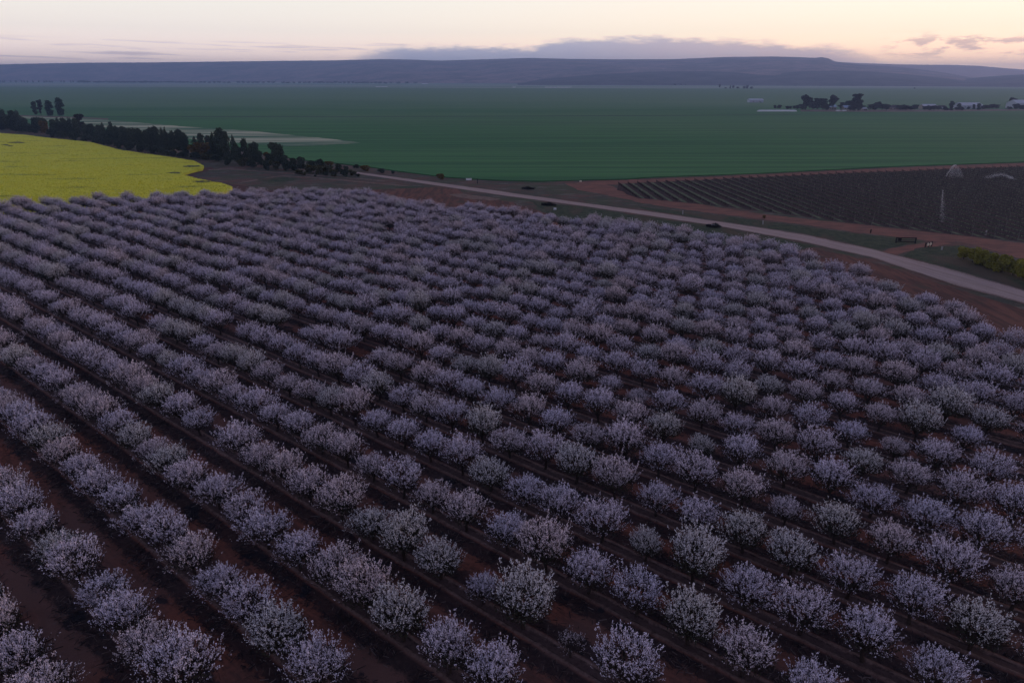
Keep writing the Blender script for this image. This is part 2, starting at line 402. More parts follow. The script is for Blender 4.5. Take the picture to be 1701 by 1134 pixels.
def strip(name, up, dn, z, mat, label):
    n = 160; V = []; Fc = []; uv = []
    xs_ = np.linspace(up[0][0], up[-1][0], n); dn_ = sorted(dn)
    yu = np.interp(xs_, [p[0] for p in up], [p[1] for p in up]); yd = np.interp(xs_, [p[0] for p in dn_], [p[1] for p in dn_]); K_ = 7; L_ = 0; last = None
    for i in range(n):
        a = G(xs_[i], yu[i], z); c = G(xs_[i], yd[i], z); L_ += 0 if last is None else (a-last).length; last = a
        for j in range(K_+1):
            f = j/K_; wv = rngw.uniform(-.35, .35) if j in (0, K_) else 0; p = a.lerp(c, f)+(c-a).normalized()*wv
            V.append(tuple(p)); uv.append((L_*.1, f))
    Fc = [[i*(K_+1)+j, (i+1)*(K_+1)+j, (i+1)*(K_+1)+j+1, i*(K_+1)+j+1] for i in range(n-1) for j in range(K_)]
    me = mesh(name, V, Fc, mat); l = me.uv_layers.new(name='UVMap'); l.data.foreach_set('uv', [c for f_ in Fc for q in f_ for c in uv[q]])
    return tag(link(name, me), label, kind='structure')
strip('gravel_road', up, dn, .06, rm, 'pale pinkish gravel road running diagonally past the orchard')
sheet('vineyard_track', [(1000, 303), (1040, 319), (1100, 333), (1160, 339), (1240, 352), (1340, 364), (1440, 374), (1520, 383), (1600, 392), (1701, 404), (1900, 425), (1900, 480), (1760, 450), (1701, 432), (1640, 412), (1590, 401), (1560, 402), (1520, 397), (1440, 388), (1340, 374), (1240, 361), (1150, 350), (1070, 338), (1000, 322), (960, 316), (940, 305)], .02, trackm, wob=1.1, step=7, label='red dirt track along the near edge of the vineyard')
sheet('headland_track', [(960, 302.5), (1040, 299), (1190, 293.5), (1280, 289.5), (1480, 279), (1701, 271), (1900, 264), (1900, 269), (1701, 277), (1480, 286), (1300, 294), (1200, 299), (1100, 303), (1030, 306), (960, 307)], .024, trackm, wob=1.1, step=7, label='red dirt headland between wheat and vineyard')
sheet('gate_track', [(1462, 418), (1500, 408.5), (1540, 404.5), (1566, 401), (1580, 405), (1556, 409), (1520, 412.5), (1504, 418), (1492, 424)], .03, trackm, wob=.9, step=7, label='short red track from the gravel road to the vineyard')
def f_verge(k):
    a = k.noise(.5, k.coord('Object', (1, .15, 1), R(38)), 5, .7); g = k.noise(.12, k.coord('Object'), 5, .6)
    x = k.mix(k.sm(a, .40, .60), (.19, .085, .064), (.105, .056, .048))
    return k.mix(k.math('MULTIPLY', k.sm(g, .55, .7), .75), x, (.085, .072, .055))
vm, t, b, k = ground_mat('bare_red_verge', f_verge); bump(t, b, k.noise(1.2, k.coord('Object'), 5, .7), .5, .3)
sheet('red_verge', [(1340, 412), (1400, 422), (1460, 438), (1583, 478), (1701, 514), (1900, 590), (2300, 760), (2300, 1000), (1800, 690), (1701, 620), (1600, 560), (1500, 520), (1420, 485), (1350, 450), (1290, 425)], .03, vm, wob=1.1, step=7, label='bare red soil between the orchard and the gravel road')
sheet('red_patch', [(600, 316), (640, 314), (680, 313), (730, 311), (760, 314), (770, 322), (840, 334), (880, 345), (960, 372), (940, 390), (860, 380), (760, 362), (680, 350), (600, 340)], .025, vm, wob=1.6, step=8, label='red bare patch at the far end of the orchard')
sheet('red_hollow', [(300, 288), (325, 283), (338, 279), (350, 277.5), (356, 280), (345, 284), (322, 289.5), (330, 296), (372, 304), (420, 311), (480, 321), (470, 340), (380, 335), (340, 320), (300, 300)], .022, plain('dark_red_earth', (.10, .038, .035), var=.3, scale=.4), label='dark red earth around the tip of the canola field')
def f_grass(k):
    a = k.noise(.45, k.coord('Object'), 6, .75); bb = k.noise(.06, k.coord('Object', (1, .4, 1), R(40)), 4, .6)
    x = k.mix(k.sm(a, .35, .65), (.040, .058, .036), (.085, .098, .062))
    return k.mix(k.math('MULTIPLY', k.sm(bb, .50, .62), .7), x, (.125, .085, .065))
gm, t, b, k = ground_mat('dull_green_verge_grass', f_grass); bump(t, b, k.noise(2, k.coord('Object'), 5, .8), .9, .4)
sheet('grass_verge', [(1060, 343), (1150, 353), (1240, 363.5), (1340, 377), (1440, 390), (1500, 398), (1540, 402), (1500, 407), (1465, 414), (1450, 412), (1330, 386.5), (1200, 367), (1075, 349)], .028, gm, wob=.9, step=7, label='dull green grass strip between road and vineyard track')
sheet('grass_verge', [(1500, 425), (1510, 416), (1545, 409.5), (1600, 408), (1640, 416), (1701, 440), (1760, 460), (1900, 500), (1900, 541), (1701, 480), (1583, 446)], .028, gm, wob=.9, step=7, label='grassy verge below the yellow green hedge')
sheet('grass_verge', [(880, 333), (980, 346.5), (1075, 360), (1200, 379), (1330, 403), (1360, 410), (1340, 412), (1290, 425), (1200, 408), (1050, 388), (960, 374), (900, 348)], .028, gm, wob=1.2, step=8, label='dark grass strip between orchard edge and gravel road')

dm = ground_mat('worn_dirt', lambda k: k.mix(k.sm(k.noise(.4, k.coord('Object'), 5, .7), .35, .65), (.24, .165, .135), (.15, .10, .085)))[0]
sheet('dirt_path', [(395, 303.6), (430, 297.6), (452, 293.6), (470, 291.8), (520, 294.2), (560, 297.8), (620, 303.5), (690, 309.5), (690, 310.6), (620, 304.9), (560, 299.1), (520, 295.4), (470, 293.0), (453, 294.9), (431, 299), (395, 305)], .03, dm, wob=.5, step=6, label='worn dirt path curving across the rough ground')
sheet('dirt_path', [(345, 281.5), (380, 280), (420, 283.2), (480, 287.5), (560, 293.5), (640, 300), (640, 301), (560, 294.7), (480, 288.8), (420, 284.6), (380, 281.5), (348, 283)], .034, dm, wob=.4, step=6, label='faint dirt path below the shelterbelt')
sheet('grass_patch', [(428, 297.8), (446, 295.2), (470, 294.6), (492, 296.6), (486, 300.4), (462, 302.4), (438, 301.6)], .032, gm, wob=.8, step=6, label='dark green grass patch on the rough ground')
sheet('grass_patch', [(654, 311), (676, 308.6), (700, 309.4), (706, 311), (684, 312.6), (662, 313)], .036, gm, wob=.8, step=6, label='green grass patch beside the gravel road')
sheet('sandy_patch', [(742, 322.6), (770, 322), (806, 326.4), (830, 330.8), (818, 333.2), (786, 331), (756, 327.2)], .038, dm, wob=.8, step=6, label='sandy bare patch at the orchard end')
thin = plain('thin_canola_stand', (.10, .125, .05), var=.5, scale=.8)
for pl, lb in (([(303, 276), (315, 274.6), (331, 274.8), (333, 276.2), (320, 277.4), (305, 277.3)], 'thin dark patch near the upper point of the canola'), ([(275, 287.2), (288, 285.6), (300, 286.4), (298, 288.2), (284, 288)], 'thin dark patch in the canola near its notch'),
               ([(12, 236.6), (28, 235.4), (42, 236.4), (38, 237.6), (20, 237.6)], 'thin dark line of canola near the shelterbelt'), ([(1, 240.2), (12, 239.8), (22, 242.4), (16, 243.6), (8, 241.4)], 'curved dark gap in the canola at the left edge'), ([(318, 301), (338, 299.6), (356, 301.4), (346, 303), (326, 302.8)], 'sparse streak near the lower point of the canola')):
    sheet('thin_crop_patch', pl, CZ+.16, thin, wob=.6, step=4, label=lb)
# ------------------------------------------------------------------ orchard grid
VX = -655.0
a_, b__, c_ = ray(VX, HY); DU = np.array([a_, b__]); DU /= np.linalg.norm(DU); DN = np.array([DU[1], -DU[0]])
ROWW = .1627*H; SP = .1106*H; V0 = .488*H
ang = math.atan2(DU[1], DU[0])
def uv2xy(u_, v_): return DU*u_ + DN*v_
base_poly = [(-400, 372), (0, 350), (100, 345), (385, 334), (480, 329), (550, 327), (640, 336), (700, 347), (800, 360), (880, 374), (980, 379), (1060, 392), (1150, 402), (1280, 420), (1350, 440), (1400, 466), (1465, 482), (1530, 514), (1600, 536), (1640, 575), (1701, 596), (1850, 680), (2600, 1000), (2600, 1700), (-600, 1700)]
# floor: real berms along the rows, coloured by the distance from the row line
def f_floor(k):
    c = k.coord('Object'); sp = k.n('ShaderNodeSeparateXYZ'); k.t.links.new(c, sp.inputs[0])
    wig = k.math('MULTIPLY', k.math('SUBTRACT', k.noise(.35, c, 4, .6), .5), 1.3)
    v = k.math('DIVIDE', k.math('ADD', sp.outputs[1], k.math('MULTIPLY', wig, .28)), ROWW)
    fr = k.math('ABSOLUTE', k.math('SUBTRACT', k.math('FRACT', k.math('ADD', v, .5)), .5))     # 0 on the row, .5 mid alley
    fine = k.noise(2.3, c, 6, .75); str_ = k.noise(1.2, k.coord('Object', (.12, 1, 1)), 5, .7); deb = k.noise(.9, k.coord('Object', (.8, 1, 1)), 6, .8)
    red = k.mix(k.sm(k.math('ADD', k.math('MULTIPLY', str_, .6), k.math('MULTIPLY', fine, .4)), .42, .58), (.27, .100, .070), (.125, .052, .042))
    red = k.mix(k.sm(k.noise(.05, c, 3), .4, .65), red, (.17, .095, .085))
    berm = k.mix(k.sm(fine, .35, .7), (.25, .165, .15), (.11, .070, .066))
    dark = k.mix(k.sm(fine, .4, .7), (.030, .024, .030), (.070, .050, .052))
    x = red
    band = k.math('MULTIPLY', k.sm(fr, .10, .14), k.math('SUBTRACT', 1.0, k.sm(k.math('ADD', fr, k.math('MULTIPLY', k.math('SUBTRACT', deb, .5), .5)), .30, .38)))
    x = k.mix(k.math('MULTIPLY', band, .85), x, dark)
    x = k.mix(k.math('MULTIPLY', k.sm(k.noise(.28, k.coord('Object', (.7, 1, 1)), 5, .6), .60, .66), .85), x, (.022, .024, .034))
    bm_ = k.math('SUBTRACT', 1.0, k.sm(fr, .085, .12)); x = k.mix(bm_, x, berm)
    x = k.mix(k.math('SUBTRACT', 1.0, k.sm(fr, .03, .05)), x, k.mix(k.sm(fine, .35, .7), (.115, .075, .075), (.07, .045, .048)))
    gr = k.math('MULTIPLY', k.sm(fr, .030, .045), k.math('SUBTRACT', 1.0, k.sm(fr, .052, .066)))
    return k.mix(k.math('MULTIPLY', k.math('MULTIPLY', gr, k.sm(deb, .35, .6)), .8), x, (.02, .015, .018))
fm, t, b, k = ground_mat('orchard_floor_soil', f_floor); bump(t, b, k.noise(2.5, k.coord('Object'), 6, .8), 1.0, .25)
cs = [G(x, y) for x, y in base_poly]
fu = [float(np.dot(DU, (p.x, p.y))) for p in cs]; fv = [float(np.dot(DN, (p.x, p.y))) for p in cs]
V = []; Fc = []
prof = [(-.50, 0), (-.42, .02), (-.34, -.03), (-.28, .02), (-.22, .06), (-.16, .02), (-.115, .10), (-.085, .20), (-.06, .17), (-.04, .10), (0, .14), (.04, .10), (.06, .17), (.085, .20), (.115, .10), (.16, .02), (.22, .06), (.28, .02), (.34, -.03), (.42, .02)]
r0 = int(math.floor((min(fv)-V0)/ROWW))-1; r1 = int(math.ceil((max(fv)-V0)/ROWW))+1
vl = [(V0+(r+s)*ROWW, z) for r in range(r0, r1) for s, z in prof]
# clip each line to the orchard outline (in ground u, v)
Gp = [(fu[i], fv[i]) for i in range(len(fu))]
def span(v_):
    xs = []
    for i in range(len(Gp)):
        (u1, v1), (u2, v2) = Gp[i], Gp[(i+1) % len(Gp)]
        if (v1 > v_) != (v2 > v_): xs.append(u1+(u2-u1)*(v_-v1)/(v2-v1))
    return (min(xs)-4, max(xs)+4) if xs else None
NU = 60; rows_v = []; rg = np.random.default_rng(2)
for v_, z in vl:
    s = span(v_)
    if s is None: rows_v.append(None); continue
    rows_v.append(len(V)); far = s[1]; nr = max(s[0], -60)
    for i in range(NU):
        q = (i/(NU-1))**1.5; uu = nr+(far-nr)*q; V.append((uu, v_-V0, z+.08+rg.uniform(-.03, .03)))
for i in range(len(rows_v)-1):
    a, b2 = rows_v[i], rows_v[i+1]
    if a is None or b2 is None: continue
    for q in range(NU-1): Fc.append([a+q, b2+q, b2+q+1, a+q+1])
# local frame: X along rows, Y across (mirror kept by building the matrix by hand)
of = link('orchard_floor', mesh('orchard_floor', V, Fc, fm, smooth=True)); tag(of, 'dark red orchard soil with pale ridges along every tree row', kind='structure')
of.matrix_world = Matrix(((DU[0], DN[0], 0, DN[0]*V0), (DU[1], DN[1], 0, DN[1]*V0), (0, 0, 1, 0), (0, 0, 0, 1)))

rg = np.random.default_rng(8); PP = []
for r in range(-6, 22):
    n = 20000; uu = rg.uniform(-60, 170, n); side = rg.choice([-1, 1], n); off = side*rg.beta(1.3, 2, n)*.36*ROWW+side*.10*ROWW
    cl = np.sin(uu*.9+r)*np.sin(uu*.37+r*2)+rg.normal(0, .5, n); k_ = cl > -.2
    u1, v1 = uu[k_], V0+r*ROWW+off[k_]; PP.append(np.outer(u1, DU)+np.outer(v1, DN))
PP = np.concatenate(PP); dd_ = np.hypot(PP[:, 0], PP[:, 1]); PP = PP[(PP[:, 1] > 12) & (dd_ < 150)]
px_ = np.array([proj(p[0], p[1], 0)[:2] for p in PP]); k_ = (px_[:, 0] > -60) & (px_[:, 0] < 1760) & (px_[:, 1] < 1200); PP = PP[k_]; px_ = px_[k_]
k_ = np.array([inside(a, c, base_poly) for a, c in px_]); PP = PP[k_]; n = len(PP)
P = np.concatenate([PP, rg.uniform(.10, .22, (n, 1))], 1); A_ = unit(rg.normal(size=(n, 3))*np.array([1, 1, .25]))*rg.uniform(.12, .42, (n, 1)); B_ = unit(np.cross(A_, rg.normal(size=(n, 3))))*rg.uniform(.012, .035, (n, 1))
V, Fq = quads(P, A_, B_); mi = (rg.uniform(size=n) > .72).astype(np.int32)
tag(link('prunings', mesh('prunings', V, Fq, [plain('old_prunings', (.030, .026, .034), var=.4), plain('bleached_prunings', (.16, .12, .12), var=.3)], mi)), 'dark prunings and litter lying in strips along the tree rows', 'litter', kind='stuff')
print('PRUN', n)
# ------------------------------------------------------------------ almond trees
def almond(seed, nspr, mats, sparse=1.0, leafn=700, wide=2.42, tall=1.72, cz=2.78):
    rg = np.random.default_rng(seed)
    crotch = np.array([0, 0, .95])
    d = unit(rg.normal(size=(nspr, 3))); d[:, 2] = np.where(d[:, 2] < -.35, -d[:, 2], d[:, 2]); d = unit(d)
    lob = np.zeros(nspr); 
    for _ in range(9):
        c = unit(rg.normal(size=3)*np.array([1, 1, .7])); lob += np.clip(d@c-.45, 0, 1)*rg.uniform(.2, .75)
    rad = .76 + lob*.58 + rg.normal(0, .13, nspr)
    end = np.array([0, 0, cz]) + d*rad[:, None]*np.array([wide, wide, tall])
    rh = np.hypot(end[:, 0], end[:, 1]); end[:, 2] = np.maximum(end[:, 2], 1.45 + .20*rh + rg.uniform(0, .7, nspr))
    st = crotch + (end-crotch)*rg.uniform(.50, .76, (nspr, 1)) + rg.normal(0, .12, (nspr, 3))
    dirn = unit(end-st + np.array([0, 0, .55])); ln = rg.uniform(.45, 1.15, (nspr, 1))
    tip = st + dirn*ln
    # crowns keep to the drawn envelope
    # twigs
    ax = unit(np.cross(dirn, rg.normal(size=(nspr, 3))))
    w_ = rg.uniform(.012, .024, (nspr, 1)); mid = (st+tip)/2
    V1, F1 = quads(mid, (tip-st)/2, ax*w_)
    # blossoms in short runs along each sprig
    zrel = (end[:, 2]-1.9)/1.9; per = rg.integers(4, 17, nspr)*np.clip(.04+1.0*zrel, .03, 1.0); per = np.maximum(0, np.round(per*sparse)).astype(int); idx = np.repeat(np.arange(nspr), per); nb = len(idx)
    tt = rg.beta(2.2, .9, nb)[:, None]
    Pb = st[idx] + (tip-st)[idx]*(.18+.92*tt) + rg.normal(0, .045, (nb, 3))
    dd = unit(dirn[idx] + rg.normal(0, .45, (nb, 3))); A = dd*rg.uniform(.024, .060, (nb, 1)); B = unit(np.cross(dd, rg.normal(size=(nb, 3))))*rg.uniform(.015, .029, (nb, 1))
    V2, F2 = quads(Pb, A, B)
    # young leaves low and inside
    nl = int(leafn*1.2)+500; dl = unit(rg.normal(size=(nl, 3))); dl[:, 2] = dl[:, 2]*.6-.22
    Pl = np.array([0, 0, cz-.15]) + dl*rg.uniform(.25, .95, (nl, 1))**.6*np.array([wide*.88, wide*.88, tall*.9]); rl = np.hypot(Pl[:, 0], Pl[:, 1]); Pl[:, 2] = np.maximum(Pl[:, 2], 1.2+.2*rl+rg.uniform(0, .4, nl))
    A = unit(rg.normal(size=(nl, 3)))*rg.uniform(.05, .12, (nl, 1)); B = unit(np.cross(A, rg.normal(size=(nl, 3))))*rg.uniform(.02, .05, (nl, 1))
    V3, F3 = quads(Pl, A, B)
    V = np.concatenate([V1, V2, V3]); Fq = np.concatenate([F1, F2+len(V1), F3+len(V1)+len(V2)])
    mi = np.concatenate([np.zeros(len(F1)), np.ones(len(F2)), np.where(np.arange(len(F3)) < 500, 0, 2)]).astype(np.int32)
    crown = mesh('crown', V, Fq, mats, mi)
    g = Geo(); r_ = random.Random(seed)
    lean = Vector((r_.uniform(-.12, .12), r_.uniform(-.12, .12), .95))
    g.tube([(0, 0, -.1), (0, 0, .12), tuple(lean*.5), tuple(lean)], [.20, .16, .14, .13], 7)
    for i in range(8):
        t_ = i*math.pi/4+r_.uniform(-.3, .3); o_ = r_.uniform(.8, 1.3); hh = r_.uniform(2.0, 2.9)
        p1 = lean+Vector((math.cos(t_)*.45, math.sin(t_)*.45, .55)); p2 = Vector((math.cos(t_)*o_, math.sin(t_)*o_, hh))
        g.tube([tuple(lean-Vector((0, 0, .08))), tuple(p1), tuple(p2)], [.08, .06, .03], 5)
        for q in range(3):
            t2 = t_+r_.uniform(-.7, .7); g.tube([tuple(p1.lerp(p2, .2+.25*q)), (p2.x+math.cos(t2)*.7, p2.y+math.sin(t2)*.7, p2.z+r_.uniform(-.2, .7))], [.035, .012], 4)
    trunk = mesh('trunk', g.v, g.f, bark)
    return crown, trunk
VARS = []
spec = [(1, 560, [twig, blossom, younleaf], 1.0, 380), (2, 600, [twig, blossom, younleaf], 1.0, 500), (3, 520, [twig, blossom_p, younleaf], 1.0, 450),
        (4, 560, [twig, blossom_g, younleaf], .95, 1500), (5, 620, [twig, blossom_p, younleaf], .95, 900), (6, 500, [twig, blossom, younleaf], .95, 250), (7, 560, [twig, blossom_g, younleaf], .9, 1100)]
TINT = ['lavender white', 'lavender white', 'faintly pink', 'greyish green tinged', 'pinkish brown tinged', 'airy lavender white', 'grey green tinged']
for s in spec: VARS.append(almond(s[0], s[1], s[2], s[3], s[4]))
VARS.append(almond(8, 150, [twig, blossom_p, younleaf], .7, 60))     # thin young tree
TINT.append('thin sparse')
rg = np.random.default_rng(77)
trees = []
gaps = [(378, 750), (250, 548), (610, 552), (1560, 800)]
smallp = {(950, 1101): ('y', .55), (797, 1009): ('s', .72), (1302, 878): ('s', .78), (1073, 942): ('s', .72), (1490, 760): ('s', .72), (627, 803): ('n', .9), (1628, 560): ('s', .8)}
bigp = {(876, 1043): 1.18, (1146, 978): 1.12, (1030, 1130): 1.2, (1230, 700): 1.1}
for r in range(-6, 60):
    v = V0 + r*ROWW; ph = .08 + .614*(r-1)
    for i in range(-120, 40):
        uu = SP*(ph - i)
        x, y = uv2xy(uu, v)
        if y < 8: continue
        px, py, d = proj(x, y, 0)
        if d < 20 or px < -160 or px > 1860 or py > 1330 or not inside(px, py, base_poly): continue
        jx, jy = rg.normal(0, .16, 2); rv, rot = rg.uniform(), ang + math.pi*int(rg.integers(0, 2)) + rg.normal(0, .3)
        sc = float(np.clip(rg.normal(1.03, .06), .85, 1.2)); sz = float(np.clip(rg.normal(.95, .08), .75, 1.15)); kx = rg.uniform()
        if any(math.hypot(px-g_[0], py-g_[1]) < 12 for g_ in gaps): continue
        if kx < .004: continue
        var = int(rg.choice(7, p=[.22, .2, .16, .13, .09, .12, .08]))
        if kx > .988: sc *= .74
        for q, (ty, s_) in smallp.items():
            if math.hypot(px-q[0], py-q[1]) < 16: sc = s_; var = 7 if ty == 'y' else var
        for q, s_ in bigp.items():
            if math.hypot(px-q[0], py-q[1]) < 16: sc = s_; var = 3
        trees.append(dict(r=r, i=i, x=x+jx, y=y+jy, px=px, py=py, d=d, var=var, rot=rot, s=sc, sz=sc*sz*1.02))
def seen(t_):
    m_ = F*2.6*t_['s']/t_['d']; up_ = F*4.2*t_['s']/t_['d']*.8
    return -m_*.6 < t_['px'] < 1701+m_*.6 and t_['py']-up_ < 1120
vis = sorted([t_ for t_ in trees if seen(t_)], key=lambda q: q['d']/q['s'])
near_t, far_t = vis[:300], vis[300:]
print('ALMONDS', len(trees), 'visible', len(vis), 'd300', near_t[-1]['d'])
ONES = ['', 'first', 'second', 'third', 'fourth', 'fifth', 'sixth', 'seventh', 'eighth', 'ninth', 'tenth', 'eleventh', 'twelfth', 'thirteenth', 'fourteenth', 'fifteenth', 'sixteenth', 'seventeenth', 'eighteenth', 'nineteenth', 'twentieth']
TENS = ['', '', 'twenty', 'thirty', 'forty', 'fifty', 'sixty', 'seventy', 'eighty', 'ninety']
def ordn(n):
    if n <= 20: return ONES[n]
    if n % 10 == 0: return TENS[n//10][:-1]+'ieth'
    return TENS[n//10]+'-'+ONES[n % 10]
rmin = min(t_['r'] for t_ in near_t); byrow = {}
for t_ in sorted(near_t, key=lambda q: -q['i']): byrow.setdefault(t_['r'], []).append(t_)
protos = {}
for r in sorted(byrow):
    for kk, t_ in enumerate(byrow[r]):
        size = 'small' if t_['s'] < .82 else ('broad' if t_['s'] > 1.07 else 'mid-sized')
        lab = f"{size} {TINT[t_['var']]} almond tree, {ordn(kk+1)} from the bottom right in the {ordn(r-rmin+1)} row"
        vi = t_['var']; loc = (t_['x'], t_['y'], .16); sc3 = (t_['s']*1.03, t_['s']*.97, t_['sz'])
        if vi not in protos:
            root = link('almond_tree', None, None, loc, (0, 0, t_['rot']), sc3)
            link('crown', VARS[vi][0], root); link('trunk', VARS[vi][1], root); protos[vi] = root
        else: root = tree_copy(protos[vi], loc, t_['rot'], sc3)
        tag(root, lab, 'almond tree', 'blossoming almond trees in the orchard rows')
# the trees farther off: one object, instancing the crowns and trunks of the trees built above
me = bpy.data.meshes.new('orchard_rows'); n = len(far_t)
me.vertices.add(n); me.vertices.foreach_set('co', np.array([(q['x'], q['y'], .16) for q in far_t], dtype=np.float32).ravel())
for nm, ty, vals in (('rotz', 'FLOAT', [q['rot'] for q in far_t]), ('sxy', 'FLOAT', [q['s'] for q in far_t]), ('shz', 'FLOAT', [q['sz'] for q in far_t]), ('kind', 'INT', [q['var'] if q['var'] in protos else 0 for q in far_t])):
    at = me.attributes.new(nm, ty, 'POINT'); at.data.foreach_set('value', vals)
fo = tag(link('distant_almond_trees', me), 'mass of distant almond trees in blossom in the far part of the orchard', 'orchard', kind='stuff')
ng = bpy.data.node_groups.new('orchard', 'GeometryNodeTree'); ng.interface.new_socket('Geometry', in_out='INPUT', socket_type='NodeSocketGeometry'); ng.interface.new_socket('Geometry', in_out='OUTPUT', socket_type='NodeSocketGeometry')
gi = ng.nodes.new('NodeGroupInput'); go = ng.nodes.new('NodeGroupOutput'); J = ng.nodes.new('GeometryNodeJoinGeometry')
def attr(nm, ty):
    x = ng.nodes.new('GeometryNodeInputNamedAttribute'); x.data_type = ty; x.inputs['Name'].default_value = nm; return x.outputs[0]
cr_ = ng.nodes.new('ShaderNodeCombineXYZ'); ng.links.new(attr('rotz', 'FLOAT'), cr_.inputs[2])
cs_ = ng.nodes.new('ShaderNodeCombineXYZ'); sx = attr('sxy', 'FLOAT')
for q_, f_ in ((0, 1.08), (1, .92)):
    mm_ = ng.nodes.new('ShaderNodeMath'); mm_.operation = 'MULTIPLY'; ng.links.new(sx, mm_.inputs[0]); mm_.inputs[1].default_value = f_; ng.links.new(mm_.outputs[0], cs_.inputs[q_])
ng.links.new(attr('shz', 'FLOAT'), cs_.inputs[2])
kd = attr('kind', 'INT')
for vi, root in protos.items():
    jj = ng.nodes.new('GeometryNodeJoinGeometry')
    for ch in root.children:
        oi = ng.nodes.new('GeometryNodeObjectInfo'); oi.transform_space = 'ORIGINAL'; oi.inputs['Object'].default_value = ch; ng.links.new(oi.outputs['Geometry'], jj.inputs[0])
    cmp_ = ng.nodes.new('FunctionNodeCompare'); cmp_.data_type = 'INT'; cmp_.operation = 'EQUAL'; ng.links.new(kd, cmp_.inputs[2]); cmp_.inputs[3].default_value = vi
    ip = ng.nodes.new('GeometryNodeInstanceOnPoints'); ng.links.new(gi.outputs[0], ip.inputs['Points']); ng.links.new(cmp_.outputs[0], ip.inputs['Selection'])
    ng.links.new(jj.outputs[0], ip.inputs['Instance']); ng.links.new(cr_.outputs[0], ip.inputs['Rotation']); ng.links.new(cs_.outputs[0], ip.inputs['Scale'])
    ng.links.new(ip.outputs[0], J.inputs[0])
ng.links.new(J.outputs[0], go.inputs[0])
md = fo.modifiers.new('orchard', 'NODES'); md.node_group = ng
for ob in fo.modifiers: pass

# ------------------------------------------------------------------ evergreen trees and bushes
def foliage(seed, shape, n, leaf, mat, stems=True):
    """crown of many small leaf clumps around lobes; unit size: height 1, half width .5"""
    rg = np.random.default_rng(seed); L = []
    if shape == 'cone':
        for i in range(24):
            z = .06+.84*(i+.5)/24; L.append((rg.normal(0, .30*(1-z)), rg.normal(0, .30*(1-z)), z, .42*(1.02-z)+.05, .11))
        L.append((0, 0, .93, .08, .08))
    elif shape == 'round':
        for i in range(24):
            t_ = rg.uniform(0, 6.28); q = rg.uniform(0, .30); z = rg.uniform(.22, .88); L.append((math.cos(t_)*q, math.sin(t_)*q, z, rg.uniform(.13, .24), rg.uniform(.09, .14)))
    elif shape == 'oval':
        for i in range(34):
            t_ = rg.uniform(0, 6.28); z = .08 + .86*(i+.5)/34; q = rg.uniform(0, .30)*math.sqrt(max(.05, 1-((z-.45)/.55)**2)); L.append((math.cos(t_)*q, math.sin(t_)*q, z, rg.uniform(.12, .22), rg.uniform(.07, .11)))
    elif shape == 'gum':
        for i in range(17):
            t_ = rg.uniform(0, 6.28); z = rg.choice([.42, .58, .72, .86])+rg.normal(0, .04); q = rg.uniform(.05, .34)*(1.15-z*.45); L.append((math.cos(t_)*q, math.sin(t_)*q, z, rg.uniform(.12, .24), rg.uniform(.05, .10)))
        for i in range(4): L.append((rg.normal(0, .1), rg.normal(0, .1), rg.uniform(.2, .4), .13, .1))
    elif shape == 'vase':
        for i in range(16):
            t_ = rg.uniform(0, 6.28); z = rg.uniform(.35, .92); q = z*.36*rg.uniform(.3, 1); L.append((math.cos(t_)*q, math.sin(t_)*q, z, rg.uniform(.10, .17), rg.uniform(.07, .12)))
    else:                                   # bush, down to the ground
        for i in range(13):
            t_ = rg.uniform(0, 6.28); q = rg.uniform(0, .33); z = rg.uniform(.15, .75); L.append((math.cos(t_)*q, math.sin(t_)*q, z, rg.uniform(.14, .22), rg.uniform(.14, .24)))
    L = np.array(L); wgt = L[:, 3]**1.5; wgt /= wgt.sum(); k_ = rg.choice(len(L), n, p=wgt)
    d = unit(rg.normal(size=(n, 3))); rr_ = (rg.uniform(.35, 1.08, (n, 1)))**.5
    P = L[k_, :3] + d*rr_*np.stack([L[k_, 3], L[k_, 3], L[k_, 4]], 1); P[:, 2] = np.maximum(P[:, 2], .01)
    A = unit(d*.4+rg.normal(size=(n, 3)))*rg.uniform(.5, 1.2, (n, 1))*leaf; B = unit(np.cross(A, rg.normal(size=(n, 3))))*rg.uniform(.35, .8, (n, 1))*leaf
    V, Fq = quads(P, A, B); crown = mesh('crown', V, Fq, mat)
    g = Geo(); r_ = random.Random(seed)
    h = .5 if shape in ('gum', 'round', 'vase') else .8
    g.tube([(0, 0, -.02), (0, 0, h*.5), (r_.uniform(-.03, .03), r_.uniform(-.03, .03), h)], [.028, .02, .008], 6)
    for q in L[:7]: g.tube([(0, 0, min(h*.8, max(.08, q[2]*.5))), (q[0], q[1], q[2])], [.014, .004], 4)
    return crown, mesh('trunk', g.v, g.f, gumbark)
FOL = {'cone': [foliage(21+i, 'cone', 3000, .032, darkleaf) for i in range(3)],
       'round': [foliage(31+i, 'round', 3000, .032, darkleaf) for i in range(3)],
       'oval': [foliage(41+i, 'oval', 3000, .032, darkleaf) for i in range(3)],
       'gum': [foliage(51+i, 'gum', 2600, .036, gumleaf) for i in range(2)],
       'vase': [foliage(56, 'vase', 2600, .036, gumleaf)],
       'roundg': [foliage(61+i, 'round', 2600, .040, gumleaf) for i in range(2)],
       'bushd': [foliage(71+i, 'bush', 1800, .05, darkleaf) for i in range(2)],
       'busho': [foliage(75+i, 'bush', 1800, .05, oliveleaf) for i in range(2)],
       'bushy': [foliage(79, 'bush', 1800, .05, wattle)],
       'hedge': [foliage(82+i, 'bush', 3600, .032, hedge) for i in range(3)],
       'far': [foliage(91+i, s_, 260, .09, gumleaf) for i, s_ in enumerate(('round', 'bush', 'oval'))]}
PRO = {}
rt_ = random.Random(9)
